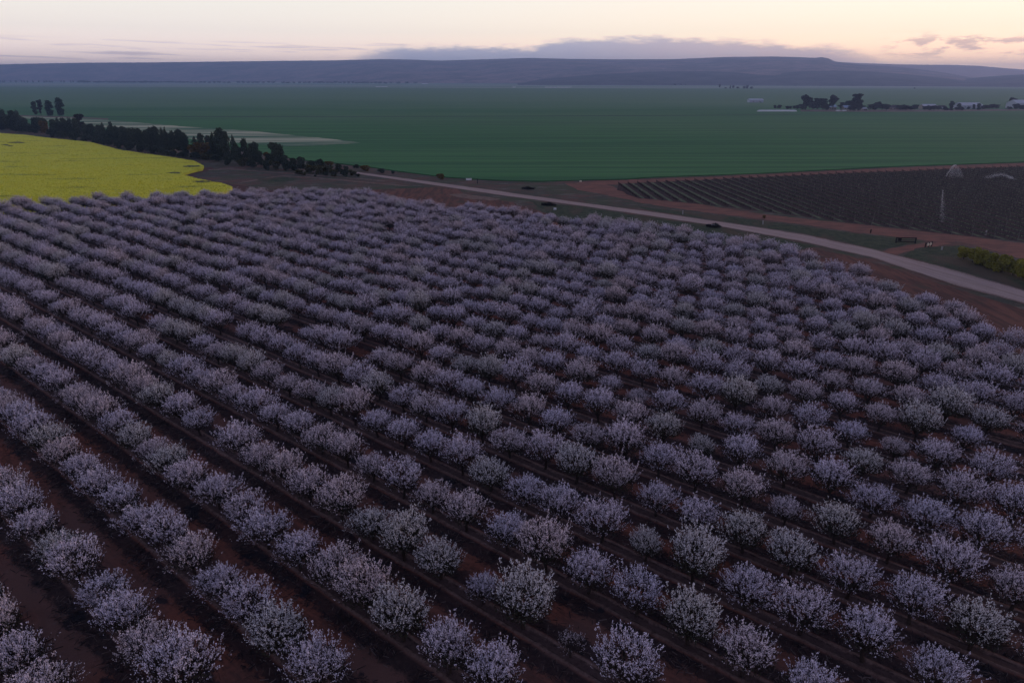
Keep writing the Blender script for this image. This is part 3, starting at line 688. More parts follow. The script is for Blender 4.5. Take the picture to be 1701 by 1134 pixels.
def plant(name, kind, px, by, ty, wpx, label, cat, group=None, vi=None):
    g = G(px, by); z = top_z(g.x, g.y, ty); d = proj(g.x, g.y, 0)[2]; w_ = wpx*d/F
    lst = FOL[kind]; i = rt_.randrange(len(lst)) if vi is None else vi; key = (name, kind, i)
    sc = (w_, w_, z*1.02); rz = rt_.uniform(0, 6.28)
    if key not in PRO:
        root = link(name, None, None, (g.x, g.y, 0), (0, 0, rz), sc)
        link('crown' if 'tree' in name else 'foliage', lst[i][0], root); link('trunk' if 'tree' in name else 'stem', lst[i][1], root); PRO[key] = root
    else:
        root = tree_copy(PRO[key], (g.x, g.y, 0), rz, sc)
        if 'group' in root: del root['group']
    return tag(root, label, cat, group)
# shelterbelt: (x, base y, top y, width, shape)
belt = [(-16, 214, 186, 22, 'oval'), (-4, 213, 188, 18, 'round'), (9, 214, 181, 17, 'cone'), (20, 217, 192, 16, 'round'), (27, 215, 184, 14, 'oval'), (34, 216, 183, 12, 'cone'), (45, 219, 196, 14, 'oval'),
        (64, 218, 193, 13, 'round'), (74, 220, 194, 15, 'round'), (92, 224, 199, 15, 'oval'), (101, 225, 196, 13, 'cone'), (111, 226, 197, 14, 'oval'), (120, 227, 195, 12, 'cone'), (129, 227, 196, 13, 'round'),
        (136, 226, 189, 15, 'gum'), (146, 230, 205, 14, 'round'), (155, 232, 206, 15, 'oval'), (166, 235, 208, 14, 'oval'), (175, 236, 204, 12, 'cone'), (188, 238, 202, 14, 'cone'), (197, 240, 208, 13, 'round'), (206, 242, 211, 15, 'oval'),
        (215, 243, 212, 14, 'round'), (224, 245, 210, 16, 'round'), (236, 247, 214, 15, 'oval'), (246, 248, 215, 13, 'round'), (254, 249, 210, 14, 'round'), (263, 250, 209, 15, 'round'), (274, 252, 212, 13, 'cone'), (280, 253, 212, 12, 'cone'),
        (290, 254, 216, 15, 'round'), (301, 256, 214, 17, 'round'), (311, 258, 221, 15, 'oval'), (327, 258, 227, 12, 'cone'), (336, 258, 222, 13, 'oval'), (350, 261, 226, 12, 'oval'), (358, 263, 220, 14, 'cone'), (370, 264, 214, 20, 'oval'), (378, 267, 219, 14, 'oval'),
        (391, 268, 225, 13, 'cone'), (400, 272, 244, 14, 'round'), (410, 272, 231, 13, 'oval'), (419, 273, 239, 12, 'oval'), (426, 275, 234, 14, 'round'), (434, 277, 250, 14, 'round'), (461, 280, 234, 23, 'round'), (448, 279, 255, 17, 'round'), (475, 281, 257, 17, 'round'), (488, 283, 263, 16, 'oval'),
        (500, 284, 260, 15, 'round'), (518, 286, 266, 13, 'round'), (533, 285, 264, 14, 'round'), (563, 286, 272, 13, 'oval')]
words = {'oval': 'dark upright oval tree', 'round': 'dark broad-headed tree', 'cone': 'dark pointed conifer-like tree', 'gum': 'dark wispy tall tree with open crown'}
for i, (x, by, ty, wd, s_) in enumerate(belt):
    plant('shelterbelt_tree', s_, x, by, ty, wd*1.35, f"{words[s_]}, {ordn(i+1)} from the left in the shelterbelt", 'tree', 'shelterbelt trees behind the canola field')
und = [(3, 216, 203, 18), (32, 220, 207, 20), (52, 220, 206, 10), (58, 222, 212, 14), (88, 228, 213, 18), (104, 230, 216, 18), (125, 233, 218, 20), (143, 236, 222, 18), (160, 239, 225, 18), (180, 242, 228, 18), (198, 246, 232, 18), (217, 249, 235, 20), (236, 252, 238, 20), (254, 255, 241, 20), (272, 257, 244, 20), (288, 260, 249, 18),
       (306, 262, 250, 20), (324, 264, 252, 20), (344, 266, 254, 22), (362, 268, 255, 20), (380, 274, 258, 16), (404, 277, 260, 18), (420, 279, 262, 18), (442, 283, 266, 14), (458, 281, 264, 20), (479, 283, 266, 18), (490, 284, 272, 14), (497, 289.5, 281, 13), (505, 291, 285, 8), (515, 288, 272, 16), (530, 289, 273, 17), (541, 292.5, 284, 11), (524, 294, 290, 5), (556, 293, 280, 16), (545, 287, 274, 18), (572, 293, 279, 18), (585, 292, 281, 15), (594, 293.5, 288, 9), (575, 284, 275, 9), (547, 275, 267.5, 14), (475, 284, 277, 8)]
for i, (x, by, ty, wd) in enumerate(und):
    kk = 'bushd' if i % 3 or x < 300 else 'busho'
    if x in (547,): kk = 'bushy'
    if x in (497, 505, 545, 556, 585, 515): kk = 'busho'
    plant('understorey_shrub', kk, x, by, ty, wd*1.15, f"low {'dark' if kk=='bushd' else 'olive green' if kk=='busho' else 'brownish gold'} shrub, {ordn(i+1)} from the left along the front of the shelterbelt" if i < 33 else f"low {'dark' if kk=='bushd' else 'olive green' if kk=='busho' else 'brownish gold'} shrub, {ordn(i-32)} of the outlying bushes by the road end", 'shrub', 'low shrubs along the shelterbelt')
plant('golden_wattle', 'bushy', 75, 221, 199.5, 20, 'golden tinged wattle beside the pale pole in the shelterbelt', 'shrub')
plant('golden_wattle', 'bushy', 336, 262, 235, 42, 'wide rusty gold wattle in the middle of the shelterbelt', 'shrub')
plant('golden_wattle', 'bushy', 445, 266, 252, 14, 'small golden wattle left of the big round shelterbelt tree', 'shrub')
plant('roadside_bush', 'bushd', 592, 280, 272.5, 13, 'dark bush beyond the road end, leftmost of the roadside bushes', 'bush')
plant('roadside_bush', 'bushy', 607, 284, 274.5, 19, 'gold flecked broad bush beyond the road, second from the left', 'bush')
plant('roadside_bush', 'bushd', 634, 287.5, 279, 16, 'dark bush beyond the road beside the wheat edge', 'bush')
plant('roadside_bush', 'bushd', 653, 289, 283, 8, 'tiny dark bush right of a larger dark one by the wheat', 'bush')
plant('roadside_bush', 'bushy', 732, 298, 288.5, 17, 'lone golden bush between the gravel road and the wheat', 'bush')
plant('roadside_bush', 'bushy', 1269, 362.5, 357.5, 8, 'small rusty bush on the red track beside the vineyard', 'bush')
for i, (x, by, ty, wd, kk) in enumerate([(59, 191, 169, 10, 'oval'), (69, 192, 165, 9, 'gum'), (84, 193, 167.5, 14, 'oval'), (102, 193, 163, 15, 'oval')]):
    plant('tall_field_tree', kk, x, by, ty, wd*1.2, ['short leftmost tall tree standing in the wheat behind the shelterbelt', 'slim wispy second tall tree standing in the wheat at left', 'full third tall tree standing in the wheat at left', 'tallest rightmost tree of four in the wheat at left'][i], 'tree', 'four tall trees in the wheat')
# hedge at the right
for i, (x, by, ty, wd) in enumerate([(1600, 431, 408, 20), (1615, 436, 408.5, 22), (1631, 440, 413, 22), (1647, 446, 418, 24), (1664, 451, 420, 25), (1682, 457, 427, 26), (1699, 463, 430, 27), (1720, 470, 436, 28), (1745, 478, 444, 30)]):
    plant('hedge_shrub', 'hedge', x, by, ty, wd*1.5, f"yellow green rounded hedge shrub, {ordn(i+1)} from the left along the grassy verge", 'shrub', 'yellow green hedge shrubs on the verge')
# trees round the farmstead
farm = [(1287, 182, 174.5, 5, 'roundg'), (1294, 182, 174, 7, 'roundg'), (1307, 182, 176, 5, 'roundg'), (1313, 182, 176, 5, 'roundg'), (1319, 182, 175.5, 5, 'roundg'), (1324, 182, 174, 6, 'roundg'),
        (1332, 183, 172, 11, 'roundg'), (1338, 183, 157, 20, 'vase'), (1350, 183, 166, 13, 'roundg'), (1357, 183, 163, 15, 'gum'), (1366, 183, 163.5, 13, 'gum'), (1372, 184, 172, 9, 'roundg'), (1383, 183, 157.5, 19, 'vase'), (1397, 182, 170, 9, 'gum'),
        (1407, 182, 167, 12, 'roundg'), (1420, 185, 155.5, 18, 'gum'), (1417, 185, 167, 15, 'gum'), (1425, 185.5, 166, 10, 'gum'), (1412, 185, 176, 8, 'roundg'), (1433, 181, 175, 7, 'roundg'),
        (1445, 184, 173, 12, 'roundg'), (1454, 184, 168.5, 15, 'roundg'), (1465, 184, 172, 13, 'roundg'), (1472, 185, 173, 10, 'roundg'), (1485, 182, 174, 15, 'roundg'), (1495, 183, 174, 14, 'roundg'), (1503, 184, 175, 11, 'roundg'), (1513, 184, 176, 10, 'roundg'), (1519, 184, 173.5, 11, 'roundg'),
        (1536, 184, 176, 9, 'roundg'), (1543, 184, 175, 9, 'roundg'), (1551, 184, 175, 10, 'roundg'), (1558, 184, 176, 9, 'roundg'), (1569, 184, 176, 7, 'roundg'), (1573, 184, 179, 5, 'roundg'), (1580, 181, 168.5, 9, 'oval'), (1579, 184, 180, 6, 'roundg'), (1588, 184, 178, 6, 'roundg'), (1592, 183, 172, 7, 'oval'), (1597, 184, 177, 7, 'roundg'),
        (1608, 183, 177, 5, 'roundg'), (1617, 182, 173.5, 6, 'oval'), (1625, 183, 172, 8, 'oval'), (1635, 182, 174, 10, 'roundg'), (1642, 182, 175, 8, 'roundg'), (1648, 182, 172.5, 10, 'roundg'), (1655, 182, 173.5, 9, 'roundg'), (1677, 182, 177, 7, 'roundg'), (1683, 176+4, 162, 17, 'roundg'), (1686, 182, 172, 9, 'roundg'), (1696, 182, 174, 11, 'roundg'), (1714, 182, 172, 12, 'roundg')]
for i, (x, by, ty, wd, kk) in enumerate(farm):
    hh = by-ty; sz_ = 'tall' if hh > 18 else ('mid-height' if hh > 10.5 else 'low')
    plant('farmyard_tree', kk, x, by, ty, wd*1.35, f"{sz_} dark {'spreading' if wd > 12 else 'small-crowned'} tree, {ordn(i+1)} from the left around the distant farmstead", 'tree', 'trees around the farmstead')
# lines of tiny trees on the far plain
xs = [1, 5, 8, 18, 27, 36, 41, 46, 55, 65, 74, 78, 83, 87, 102, 107, 118, 122, 131, 138, 141, 146, 157, 161, 165, 169, 173, 178, 183, 188, 193, 198, 203, 208, 213, 218, 224, 231, 236, 241, 246, 251, 256, 262, 268, 274, 280, 287, 293, 299, 305, 311, 318, 326, 334, 340, 348, 356, 364, 372, 380, 396, 404, 412, 420, 427, 438, 446, 454, 470, 478, 488, 498, 506, 514, 522, 530, 537, 544, 551, 558, 565, 572, 579, 586, 592, 598, 604, 610, 617, 624, 631, 640, 650, 662, 676, 690]
for i, x in enumerate(xs):
    big_ = 1.25 if x in (138, 141, 236, 241, 530, 558) else 1.0
    isol = x < 130
    hgt = (2.6 if isol else rt_.uniform(1.7, 2.5))*big_; wd = (2.6 if isol else rt_.uniform(5, 9))*big_
    plant('plain_tree', 'far', x, 137.4 + x*.0022 + rt_.uniform(-.15, .15), 137.4 + x*.0022 - hgt*1.35, wd*1.3, f"tiny hazy tree on the far plain, {ordn(i+1)} from the left edge", 'tree', 'tiny trees across the far plain')
for i, (x, by, hgt, wd) in enumerate([(1121, 142, 2.5, 5), (1131, 142, 2, 4), (1138, 142, 2, 4), (1195, 146.5, 6, 4), (1205, 147.2, 2, 5), (1213, 147.4, 5, 3), (1218, 147.4, 5, 5), (1225, 147.4, 3, 6), (1236, 147.6, 4.5, 6), (1241, 147.6, 5.5, 6), (1248, 147.8, 3.5, 7), (1519, 148, 2.5, 3)]):
    plant('plain_tree', 'far', x, by, by-hgt, wd*1.15, f"small hazy tree above the pale shed, {ordn(i+1)} from left in the scattered line" if i < 11 else 'single speck of a tree alone on the far right plain', 'tree', 'scattered trees on the right-hand far plain')

# ------------------------------------------------------------------ hills
def hills(name, prof, Dc, Db, mat, label, amp=9, nx=240, xr=(-900, 2600), back=1.0, curve=1.15, seed=1):
    """real ridge: crest heights follow prof (photo x, photo y of the crest) at distance Dc(x), foot at Db(x)"""
    xs_ = np.linspace(xr[0], xr[1], nx); rg = np.random.default_rng(seed)
    py = np.interp(xs_, [p[0] for p in prof], [p[1] for p in prof])
    ts = [0, .06, .14, .24, .35, .46, .57, .68, .78, .88, .95, 1.0, 1.03, 1.08, 1.15, 1.25]
    ph = rg.uniform(0, 6.28, 8); V = []
    for i, x in enumerate(xs_):
        dc, db = Dc(x), Db(x); cx_, cy_ = atpx(x, dc); hz = max(6, top_z(cx_, cy_, py[i]))
        for t_ in ts:
            d = db + (dc-db)*t_; X, Y = atpx(x, d)
            if t_ <= 1: s_ = t_**curve; s_ = s_*(1.55-.55*s_)
            else: s_ = max(0, 1-((t_-1)/.25)**1.2)
            rel = (1-abs(2*min(t_, 1)-1))*amp*(math.sin(X*.0042+ph[0]+math.sin(Y*.002)*1.5)+.6*math.sin(X*.011+Y*.003+ph[1])+.35*math.sin(X*.027+ph[2]+Y*.009))
            V.append((X, Y, hz*s_ + rel*min(1, hz/90) - (3 if t_ == 0 or t_ == ts[-1] else 0)))
    m_ = len(ts); Fc = [[i*m_+j, (i+1)*m_+j, (i+1)*m_+j+1, i*m_+j+1] for i in range(nx-1) for j in range(m_-1)]
    return tag(link(name, mesh(name, V, Fc, mat, smooth=True)), label, kind='structure')
def f_hill(k):
    c = k.coord('Object'); a = k.noise(.004, c, 6, .7); bb = k.noise(.018, c, 5, .75)
    x = k.mix(k.sm(a, .35, .65), (.17, .135, .15), (.38, .26, .26))  # scrub tones with alpenglow pink and haze lightness painted in
    return k.mix(k.math('MULTIPLY', k.sm(bb, .45, .7), .6), x, (.085, .085, .095))
hm, t, b, k = ground_mat('scrub_hillside_alpenglow', f_hill); bump(t, b, k.noise(.02, k.coord('Object'), 5, .7), .6, 12)
hm2, t, b, k = ground_mat('dark_scrub_spur', lambda k: k.mix(k.sm(k.noise(.006, k.coord('Object'), 6, .75), .35, .65), (.060, .062, .075), (.12, .11, .125))); bump(t, b, k.noise(.02, k.coord('Object'), 5, .7), .6, 12)
def lin(*p):
    return lambda x: float(np.interp(x, [q[0] for q in p], [q[1] for q in p]))
hills('hills', [(-900, 112), (-200, 108), (0, 107.5), (60, 106), (140, 104.5), (250, 104), (340, 103), (460, 101.5), (560, 100.5), (640, 98.5), (690, 99.5), (730, 101), (800, 99), (880, 96.5), (940, 98), (1020, 99), (1120, 98.5), (1200, 95), (1280, 94), (1330, 95.5), (1350, 96.5), (1362, 95), (1371, 97), (1380, 102), (1420, 107), (1500, 112), (1570, 121), (1640, 133), (2000, 134)],
      lin((-900, 9800), (0, 9500), (600, 8600), (900, 7600), (1400, 6800), (2600, 6800)), lin((-900, 8600), (0, 8300), (300, 7600), (550, 6200), (650, 5500), (1100, 4250), (1700, 4000), (2600, 4000)), hm, 'long blue flat-topped ridge across the horizon', 9, 320, seed=3)
hills('hills', [(-900, 140), (850, 140), (900, 131), (1000, 123), (1100, 119), (1250, 117.5), (1380, 117), (1440, 119), (1500, 123), (1550, 128), (1600, 133), (1680, 138), (2600, 140)], lin((0, 5200), (2600, 5200)), lin((0, 4150), (1100, 4050), (2600, 3900)), hm2, 'lower dark spur in front of the main ridge', 6, 240, (860, 1720), seed=5)
hm3, t, b, k = ground_mat('alpenglow_far_hillside', lambda k: k.mix(k.sm(k.noise(.006, k.coord('Object'), 6, .75), .35, .65), (.40, .22, .19), (.55, .33, .27)))  # pink evening glow is put into this ridge's colour
hills('hills', [(1200, 118), (1380, 103), (1420, 105), (1500, 107.5), (1570, 108), (1620, 109.5), (1660, 113), (1701, 116), (1900, 121), (2600, 128)], lin((0, 9500), (2600, 9500)), lin((0, 7400), (2600, 7000)), hm3, 'farther ridge in painted pink glow at the right end of the range', 8, 160, (1200, 2700), seed=7)
hills('hills', [(1480, 140), (1540, 136), (1600, 131), (1660, 126), (1701, 124), (1900, 117), (2600, 112)], lin((0, 5600), (2600, 5600)), lin((0, 4300), (2600, 4000)), hm2, 'low dark rise at the right edge in front of the ridges', 5, 120, (1470, 2700), seed=9)

# ------------------------------------------------------------------ vineyard
def f_vfloor(k):
    a = k.noise(.25, k.coord('Object'), 6, .75); g = k.noise(1.5, k.coord('Object'), 4, .7)
    x = k.mix(k.sm(a, .38, .62), (.075, .045, .043), (.042, .028, .031))
    return k.mix(k.math('MULTIPLY', k.sm(g, .45, .7), .4), x, (.09, .058, .055))
fm2, t, b, k = ground_mat('vineyard_soil', f_vfloor); bump(t, b, k.noise(1.5, k.coord('Object'), 5, .8), .8, .3)
vtop = [(1026, 305.5), (1086, 302.5), (1142, 300), (1212, 296.5), (1298, 292.7), (1420, 287), (1494, 285), (1560, 281.5), (1701, 277), (2000, 268)]
vbot = [(1026, 316), (1058, 329), (1110, 334), (1200, 343), (1318, 358), (1406, 369.6), (1494, 379), (1560, 387), (1636, 394.5), (1701, 402), (2000, 440)]
sheet('vineyard_floor', vtop+vbot[::-1], .035, fm2, wob=.9, step=7, label='dark soil of the vineyard')
slope = lin((1027, .77), (1142, .43), (1212, .37), (1310, .315), (1420, .26), (1560, .21), (1701, .175), (2000, .13))
def vt(x): return float(np.interp(x, [p[0] for p in vtop], [p[1] for p in vtop]))
def vb(x): return float(np.interp(x, [p[0] for p in vbot], [p[1] for p in vbot]))
cane = plain('dormant_vine_cane', (.040, .028, .032), var=.4, scale=2)
vleaf = plain('green_vine_shoot', (.045, .055, .03), var=.4, scale=2)
postm = plain('weathered_vine_post', (.17, .16, .15), var=.3, scale=3)
strip_m, t, b, k = ground_mat('inter_row_grass', lambda k: k.mix(k.sm(k.noise(.6, k.coord('Object'), 6, .8), .40, .62), (.065, .085, .048), (.17, .19, .12)))
pg = Geo(); pg.box((0, 0, .75), (.11, .11, 1.5), 0, .9); post_me = mesh('post', pg.v, pg.f, postm)
x = 1027.0; vr = 0; rg = np.random.default_rng(4); SV = []; SF = []; prev = None; xt = []
while x < 1780: xt.append(x); x += 15.8 if x < 1200 else (14.4 if x < 1400 else 13.6)
for vr, x in enumerate(xt):
    y0 = vt(x); s_ = slope(x); X1, Y1 = x, y0
    while Y1 < vb(X1) and X1 < 1790: X1 += 1; Y1 += s_
    A = G(x, y0+.4); Bp = G(X1, Y1-.4); L_ = (Bp-A).length
    if L_ < 6: continue
    dr = (Bp-A).normalized(); nr_ = Vector((-dr.y, dr.x, 0))
    root = link('vine_row', None, None, A); tag(root, f"dark row of dormant grape vines on posts, {ordn(vr+1)} from the left end of the vineyard", 'vine row', 'vine rows beyond the gravel road')
    n = int(L_*8); tt = rg.uniform(0, L_, n)
    P = np.outer(tt, dr) + np.outer(rg.normal(0, .14, n), nr_); P[:, 2] = rg.uniform(.30, .85, n)
    A_ = unit(np.outer(rg.normal(0, 1, n), dr)+np.outer(rg.normal(0, .4, n), nr_)+np.array([0, 0, 1.1])*rg.uniform(-1, 1, (n, 1)))*rg.uniform(.15, .40, (n, 1)); B_ = unit(np.cross(A_, rg.normal(size=(n, 3))))*rg.uniform(.02, .05, (n, 1))
    V1, F1 = quads(P, A_, B_)
    m_ = int(L_*3); tt = rg.uniform(0, L_, m_); P = np.outer(tt, dr)+np.outer(rg.normal(0, .12, m_), nr_); P[:, 2] = rg.uniform(.4, .9, m_)
    A_ = unit(rg.normal(size=(m_, 3)))*.10; B_ = unit(np.cross(A_, rg.normal(size=(m_, 3))))*.06; V2, F2 = quads(P, A_, B_)
    nst = int(L_/1.6); P = np.outer(np.arange(nst)*1.6+.8, dr); P[:, 2] = .38
    V3, F3 = quads(P, np.tile([0, 0, .38], (nst, 1)), np.tile(np.array(dr)*.045, (nst, 1))); V4, F4 = quads(P, np.tile([0, 0, .38], (nst, 1)), np.tile(np.array(nr_)*.045, (nst, 1)))
    V_, F_, o_ = [], [], 0
    for a_v, a_f in ((V1, F1), (V3, F3), (V4, F4), (V2, F2)): V_.append(a_v); F_.append(a_f+o_); o_ += len(a_v)
    link('vines', mesh('vines', np.concatenate(V_), np.concatenate(F_), [cane, vleaf], np.concatenate([np.zeros(len(F1)+2*nst), np.ones(len(F2))])), root)
    for hz in (.8,): Geo().tube([(0, 0, .85), tuple(dr*L_+Vector((0, 0, .85)))], [.035, .035], 4).make('cordon_wire', cane, root)
    npst = max(2, int(L_/9)+1)
    for q in range(npst):
        p = dr*(L_*q/(npst-1)); po = link('post', post_me, root, tuple(p)); po.scale = (1, 1, 1 if 0 < q < npst-1 else 1.12)
    cur = (A, Bp)
    if prev:
        a0, b0 = prev
        for (f0, f1) in ((.36, .64),):
            n0 = len(SV); K_ = 14
            for q in range(K_):
                pa = a0.lerp(b0, q/(K_-1)); pb = A.lerp(Bp, q/(K_-1)); SV += [tuple(pa.lerp(pb, f0+rg.uniform(-.05, .05))+Vector((0, 0, .06))), tuple(pa.lerp(pb, f1+rg.uniform(-.05, .05))+Vector((0, 0, .06)))]
            SF += [[n0+2*q, n0+2*q+1, n0+2*q+3, n0+2*q+2] for q in range(K_-1)]
    prev = cur
tag(link('mown_grass', mesh('mown_grass', SV, SF, strip_m)), 'grey green grass strips between the vine rows', 'grass', kind='stuff')

# ------------------------------------------------------------------ small things
white = plain('white_sheeting', (.80, .82, .86), .5, .06)
wmetal = plain('pale_metal_cladding', (.50, .54, .62), .5, .15, .5)
roofb = plain('blue_grey_roof_metal', (.36, .48, .66), .4, .2, .5)
creamw = plain('cream_render', (.42, .36, .31), .9, .2, .5)
roofd = plain('dull_brown_roof', (.09, .07, .075), .8, .3, .5)
glassd = plain('dark_window_opening', (.02, .022, .03), .3)
darkm = plain('dark_weathered_timber', (.020, .018, .020), .9, .4)
drop, t, b = newmat('water_droplets'); b.inputs['Base Color'].default_value = (.9, .9, .93, 1); b.inputs['Roughness'].default_value = .4; b.inputs['Transmission Weight'].default_value = .0

# silo bag
A = G(1257, 186); Bp = G(1324, 186); L_ = (Bp-A).length; dr = (Bp-A).normalized()
P = []; rad = []
for q in range(25):
    t_ = q/24; e_ = min(1, t_/.06, (1-t_)/.06); P.append(tuple(A+dr*L_*t_+Vector((0, 0, .55)))); rad.append(1.9*math.sqrt(max(.03, e_)) + .05*math.sin(q*2.1))
g = Geo().tube(P, rad, 16); g.v = [(v[0], v[1], max(.0, v[2])) for v in g.v]
bag = g.make('grain_bag', white, smooth=True); tag(bag, 'long white grain storage bag lying on the wheat near the farm', 'grain bag')
def building(name, x0, x1, by, eave, ridge, deep, wallm, roofm, label, cat='building', nwin=3, door=True):
    a = G(x0, by); b2 = G(x1, by); mid = (a+b2)/2; Lx = (b2-a).length; rz = math.atan2(b2.y-a.y, b2.x-a.x)
    he = max(1.8, top_z(mid.x, mid.y, eave)); hr = max(.5, top_z(mid.x, mid.y, ridge)-he)
    root = link(name, None, None, (mid.x, mid.y+deep/2, 0), (0, 0, rz)); tag(root, label, cat)
    g = Geo(); g.box((0, 0, he/2), (Lx, deep, he)); n = len(g.v)
    for sx in (-1, 1):
        n = len(g.v); g.v += [(sx*Lx/2, -deep/2, he), (sx*Lx/2, deep/2, he), (sx*Lx/2, 0, he+hr*.96)]; g.f.append([n, n+1, n+2])
    g.make('wall', wallm, root)
    Geo().gable((0, 0, he+.12), (Lx, deep), hr, .4).make('roof', roofm, root)
    for q in range(nwin):
        xw = -Lx/2+Lx*(q+.7)/(nwin+.4)
        wi = Geo().box((xw, -deep/2-.03, he*.55), (1.3, .08, 1.1)).make('window', glassd, root)
        Geo().box((xw, -deep/2-.05, he*.55-.62), (1.5, .12, .08)).make('sill', wallm, wi)
    if door: Geo().box((Lx*.31, -deep/2-.04, 1.05), (1.1, .08, 2.1)).make('door', darkm, root)
    return root
building('shed', 1245, 1268, 171, 166.8, 164.3, 14, wmetal, wmetal, 'pale open farm shed alone in the wheat left of the farm', 'shed', 2)
building('farmhouse', 1377, 1389, 182.5, 178, 174.5, 9, creamw, roofb, 'small house with blue metal roof under the vase shaped tree', 'house', 3)
building('farmhouse', 1402, 1413, 182.5, 179, 175.5, 9, creamw, roofb, 'small blue roofed house left of the tallest farm tree', 'house', 3)
building('farm_outbuilding', 1432, 1440, 184, 181, 179, 6, creamw, wmetal, 'tiny grey roofed outbuilding right of the tallest farm tree', 'building', 1)
building('farmhouse', 1476, 1512, 183, 179, 175.5, 12, creamw, roofd, 'long low cream house with brown roof at the farmstead', 'house', 6)
building('farm_shed', 1534, 1556, 182, 177, 173.5, 14, creamw, wmetal, 'white roofed shed behind a row of low farmyard trees', 'shed', 3)
building('farm_shed', 1560, 1572, 181, 178, 175.5, 10, wmetal, roofd, 'small dull metal shed between farmyard trees', 'shed', 2)
building('farm_shed', 1597, 1632, 181.5, 175.5, 171, 22, wmetal, wmetal, 'large pale metal machinery shed at the farmstead', 'shed', 4)
building('farm_shed', 1688, 1730, 181, 172, 166.5, 24, wmetal, wmetal, 'tall bluish white shed cut by the right edge', 'shed', 3)
for i, (x, w_) in enumerate([(1392, 8), (1402, 8)]):
    a = G(x, 185.4); g = Geo(); g.box((0, 0, .9), (w_*.75, 1.8, 1.5), 0, .86); g.box((0, 0, 1.75), (w_*.5, 1.5, .25)); o = link('stock_tank', None, None, (a.x, a.y, 0)); g.make('cover', white, o); Geo().box((0, 0, .1), (w_*.6, 1.4, .2)).make('base', darkm, o)
    tag(o, ['low white covered trailer in front of the blue roofed house', 'low white covered trailer below the second blue roof'][i], 'trailer')
# pale dry banks at the farmstead
sheet('farm_yard', [(1330, 185.3), (1440, 186), (1560, 185.6), (1701, 183.8), (1760, 183), (1760, 181), (1560, 182.2), (1440, 182.2), (1330, 182.5)], .50, plain('dry_farmyard_soil', (.20, .15, .13), var=.4, scale=.08), .05, 'dry pale farmyard ground under the trees')
# pole in the shelterbelt
p = G(84, 228); root = link('utility_pole', None, None, p); z = top_z(p.x, p.y, 206); Geo().tube([(0, 0, 0), (0, 0, z*.6), (0, 0, z)], [.24, .20, .17], 8).make('pole', plain('pale_pole', (.34, .34, .36), var=.2), root); Geo().box((0, 0, z-.9), (2.0, .14, .16)).make('crossarm', darkm, root)
tag(root, 'pale slender utility pole in front of the shelterbelt', 'pole')
# posts
postm2 = plain('dull_white_post_paint', (.42, .41, .42), var=.2)
for i, (x, by, ty, lab) in enumerate([(1564, 415.5, 410, 'white marker post on the verge left of the hedge'), (1637, 391, 383.5, 'tall pale end post at the vineyard edge above the hedge'), (1134, 356, 350, 'white marker post beside the gravel road near the vineyard corner'), (1267, 373, 367, 'white marker post on the roadside grass below the rusty bush'), (1446, 387, 381.5, 'dark stump-like post on a mound left of the dark gate'), (793, 305, 297, 'thin dark post by the wheat edge')]):
    p = G(x, by); z = top_z(p.x, p.y, ty); root = link('marker_post', None, None, p); dk = 'dark' in lab
    Geo().box((0, 0, z/2), (.28, .28, z), .2, .9).make('shaft', darkm if dk else postm2, root); Geo().box((0, 0, z+.04), (.34, .34, .10)).make('cap', darkm if dk else postm2, root); tag(root, lab, 'post')
# dark gate
a = G(1488, 403.5); b2 = G(1520, 404.2); L_ = (b2-a).length; rz = math.atan2(b2.y-a.y, b2.x-a.x); z = top_z(a.x, a.y, 394)
root = link('field_gate', None, None, a, (0, 0, rz)); tag(root, 'dark wooden field gate standing on the verge by the red track', 'gate')
for xx in (0, L_): Geo().box((xx, 0, z/2), (.28, .24, z)).make('post', darkm, root)
for zz in (.42, z*.55, z-.15): Geo().box((L_/2, .0, zz), (L_-.28, .10, .26 if zz != z*.55 else .12)).make('rail', darkm, root)
Geo().box((L_*.17, .0, z*.6), (L_*.18, .14, z*.45)).make('panel', darkm, root)
a = G(1536.5, 411.5); b2 = G(1547, 409.5); L_ = (b2-a).length; rz = math.atan2(b2.y-a.y, b2.x-a.x)
root = link('gateway_rail', None, None, a, (0, 0, rz)); tag(root, 'short dark gateway rail with two cream discs beside the red track', 'fence')
for xx in (0, L_*.5, L_): Geo().box((xx, 0, .7), (.2, .2, 1.4)).make('post', darkm, root)
Geo().box((L_/2, .05, 1.0), (L_, .08, .25)).make('rail', darkm, root)
cream = plain('cream_paint', (.75, .66, .52), .6, .1)
for xx in (L_*.3, L_*.72): Geo().tube([(xx, -.10, .85), (xx, -.22, .85)], [.42, .42], 14).make('disc', cream, root)
# brush piles
for i, (x, by, w_, h_, lab) in enumerate([(1185, 377, 4.6, 1.5, 'dark brush pile with a white drum on the near side of the road'), (911, 341, 5.5, 1.3, 'dark brush heap above a white drum at the orchard corner'), (877, 314, 5.5, 1.2, 'dark low machinery heap on the far side of the gravel road')]):
    p = G(x, by); rg = np.random.default_rng(60+i); n = 900; q = unit(rg.normal(size=(n, 3)))*rg.uniform(.1, 1, (n, 1))**.5; q[:, 2] = abs(q[:, 2])
    P = q*np.array([w_/2, 1.5, h_*.7]); P[:, 2] *= .6+.5*np.sin(P[:, 0]*2.1+i)*np.cos(P[:, 1]*1.7); P[:, 2] = np.maximum(P[:, 2], .02); A_ = unit(rg.normal(size=(n, 3)))*rg.uniform(.2, .6, (n, 1)); B_ = unit(np.cross(A_, rg.normal(size=(n, 3))))*rg.uniform(.03, .09, (n, 1))
    V, Fq = quads(P, A_, B_); o = link('brush_pile', mesh('brush_pile', V, Fq, darkm), None, (p.x, p.y, .1), (0, 0, -.3)); tag(o, lab, 'brush pile')
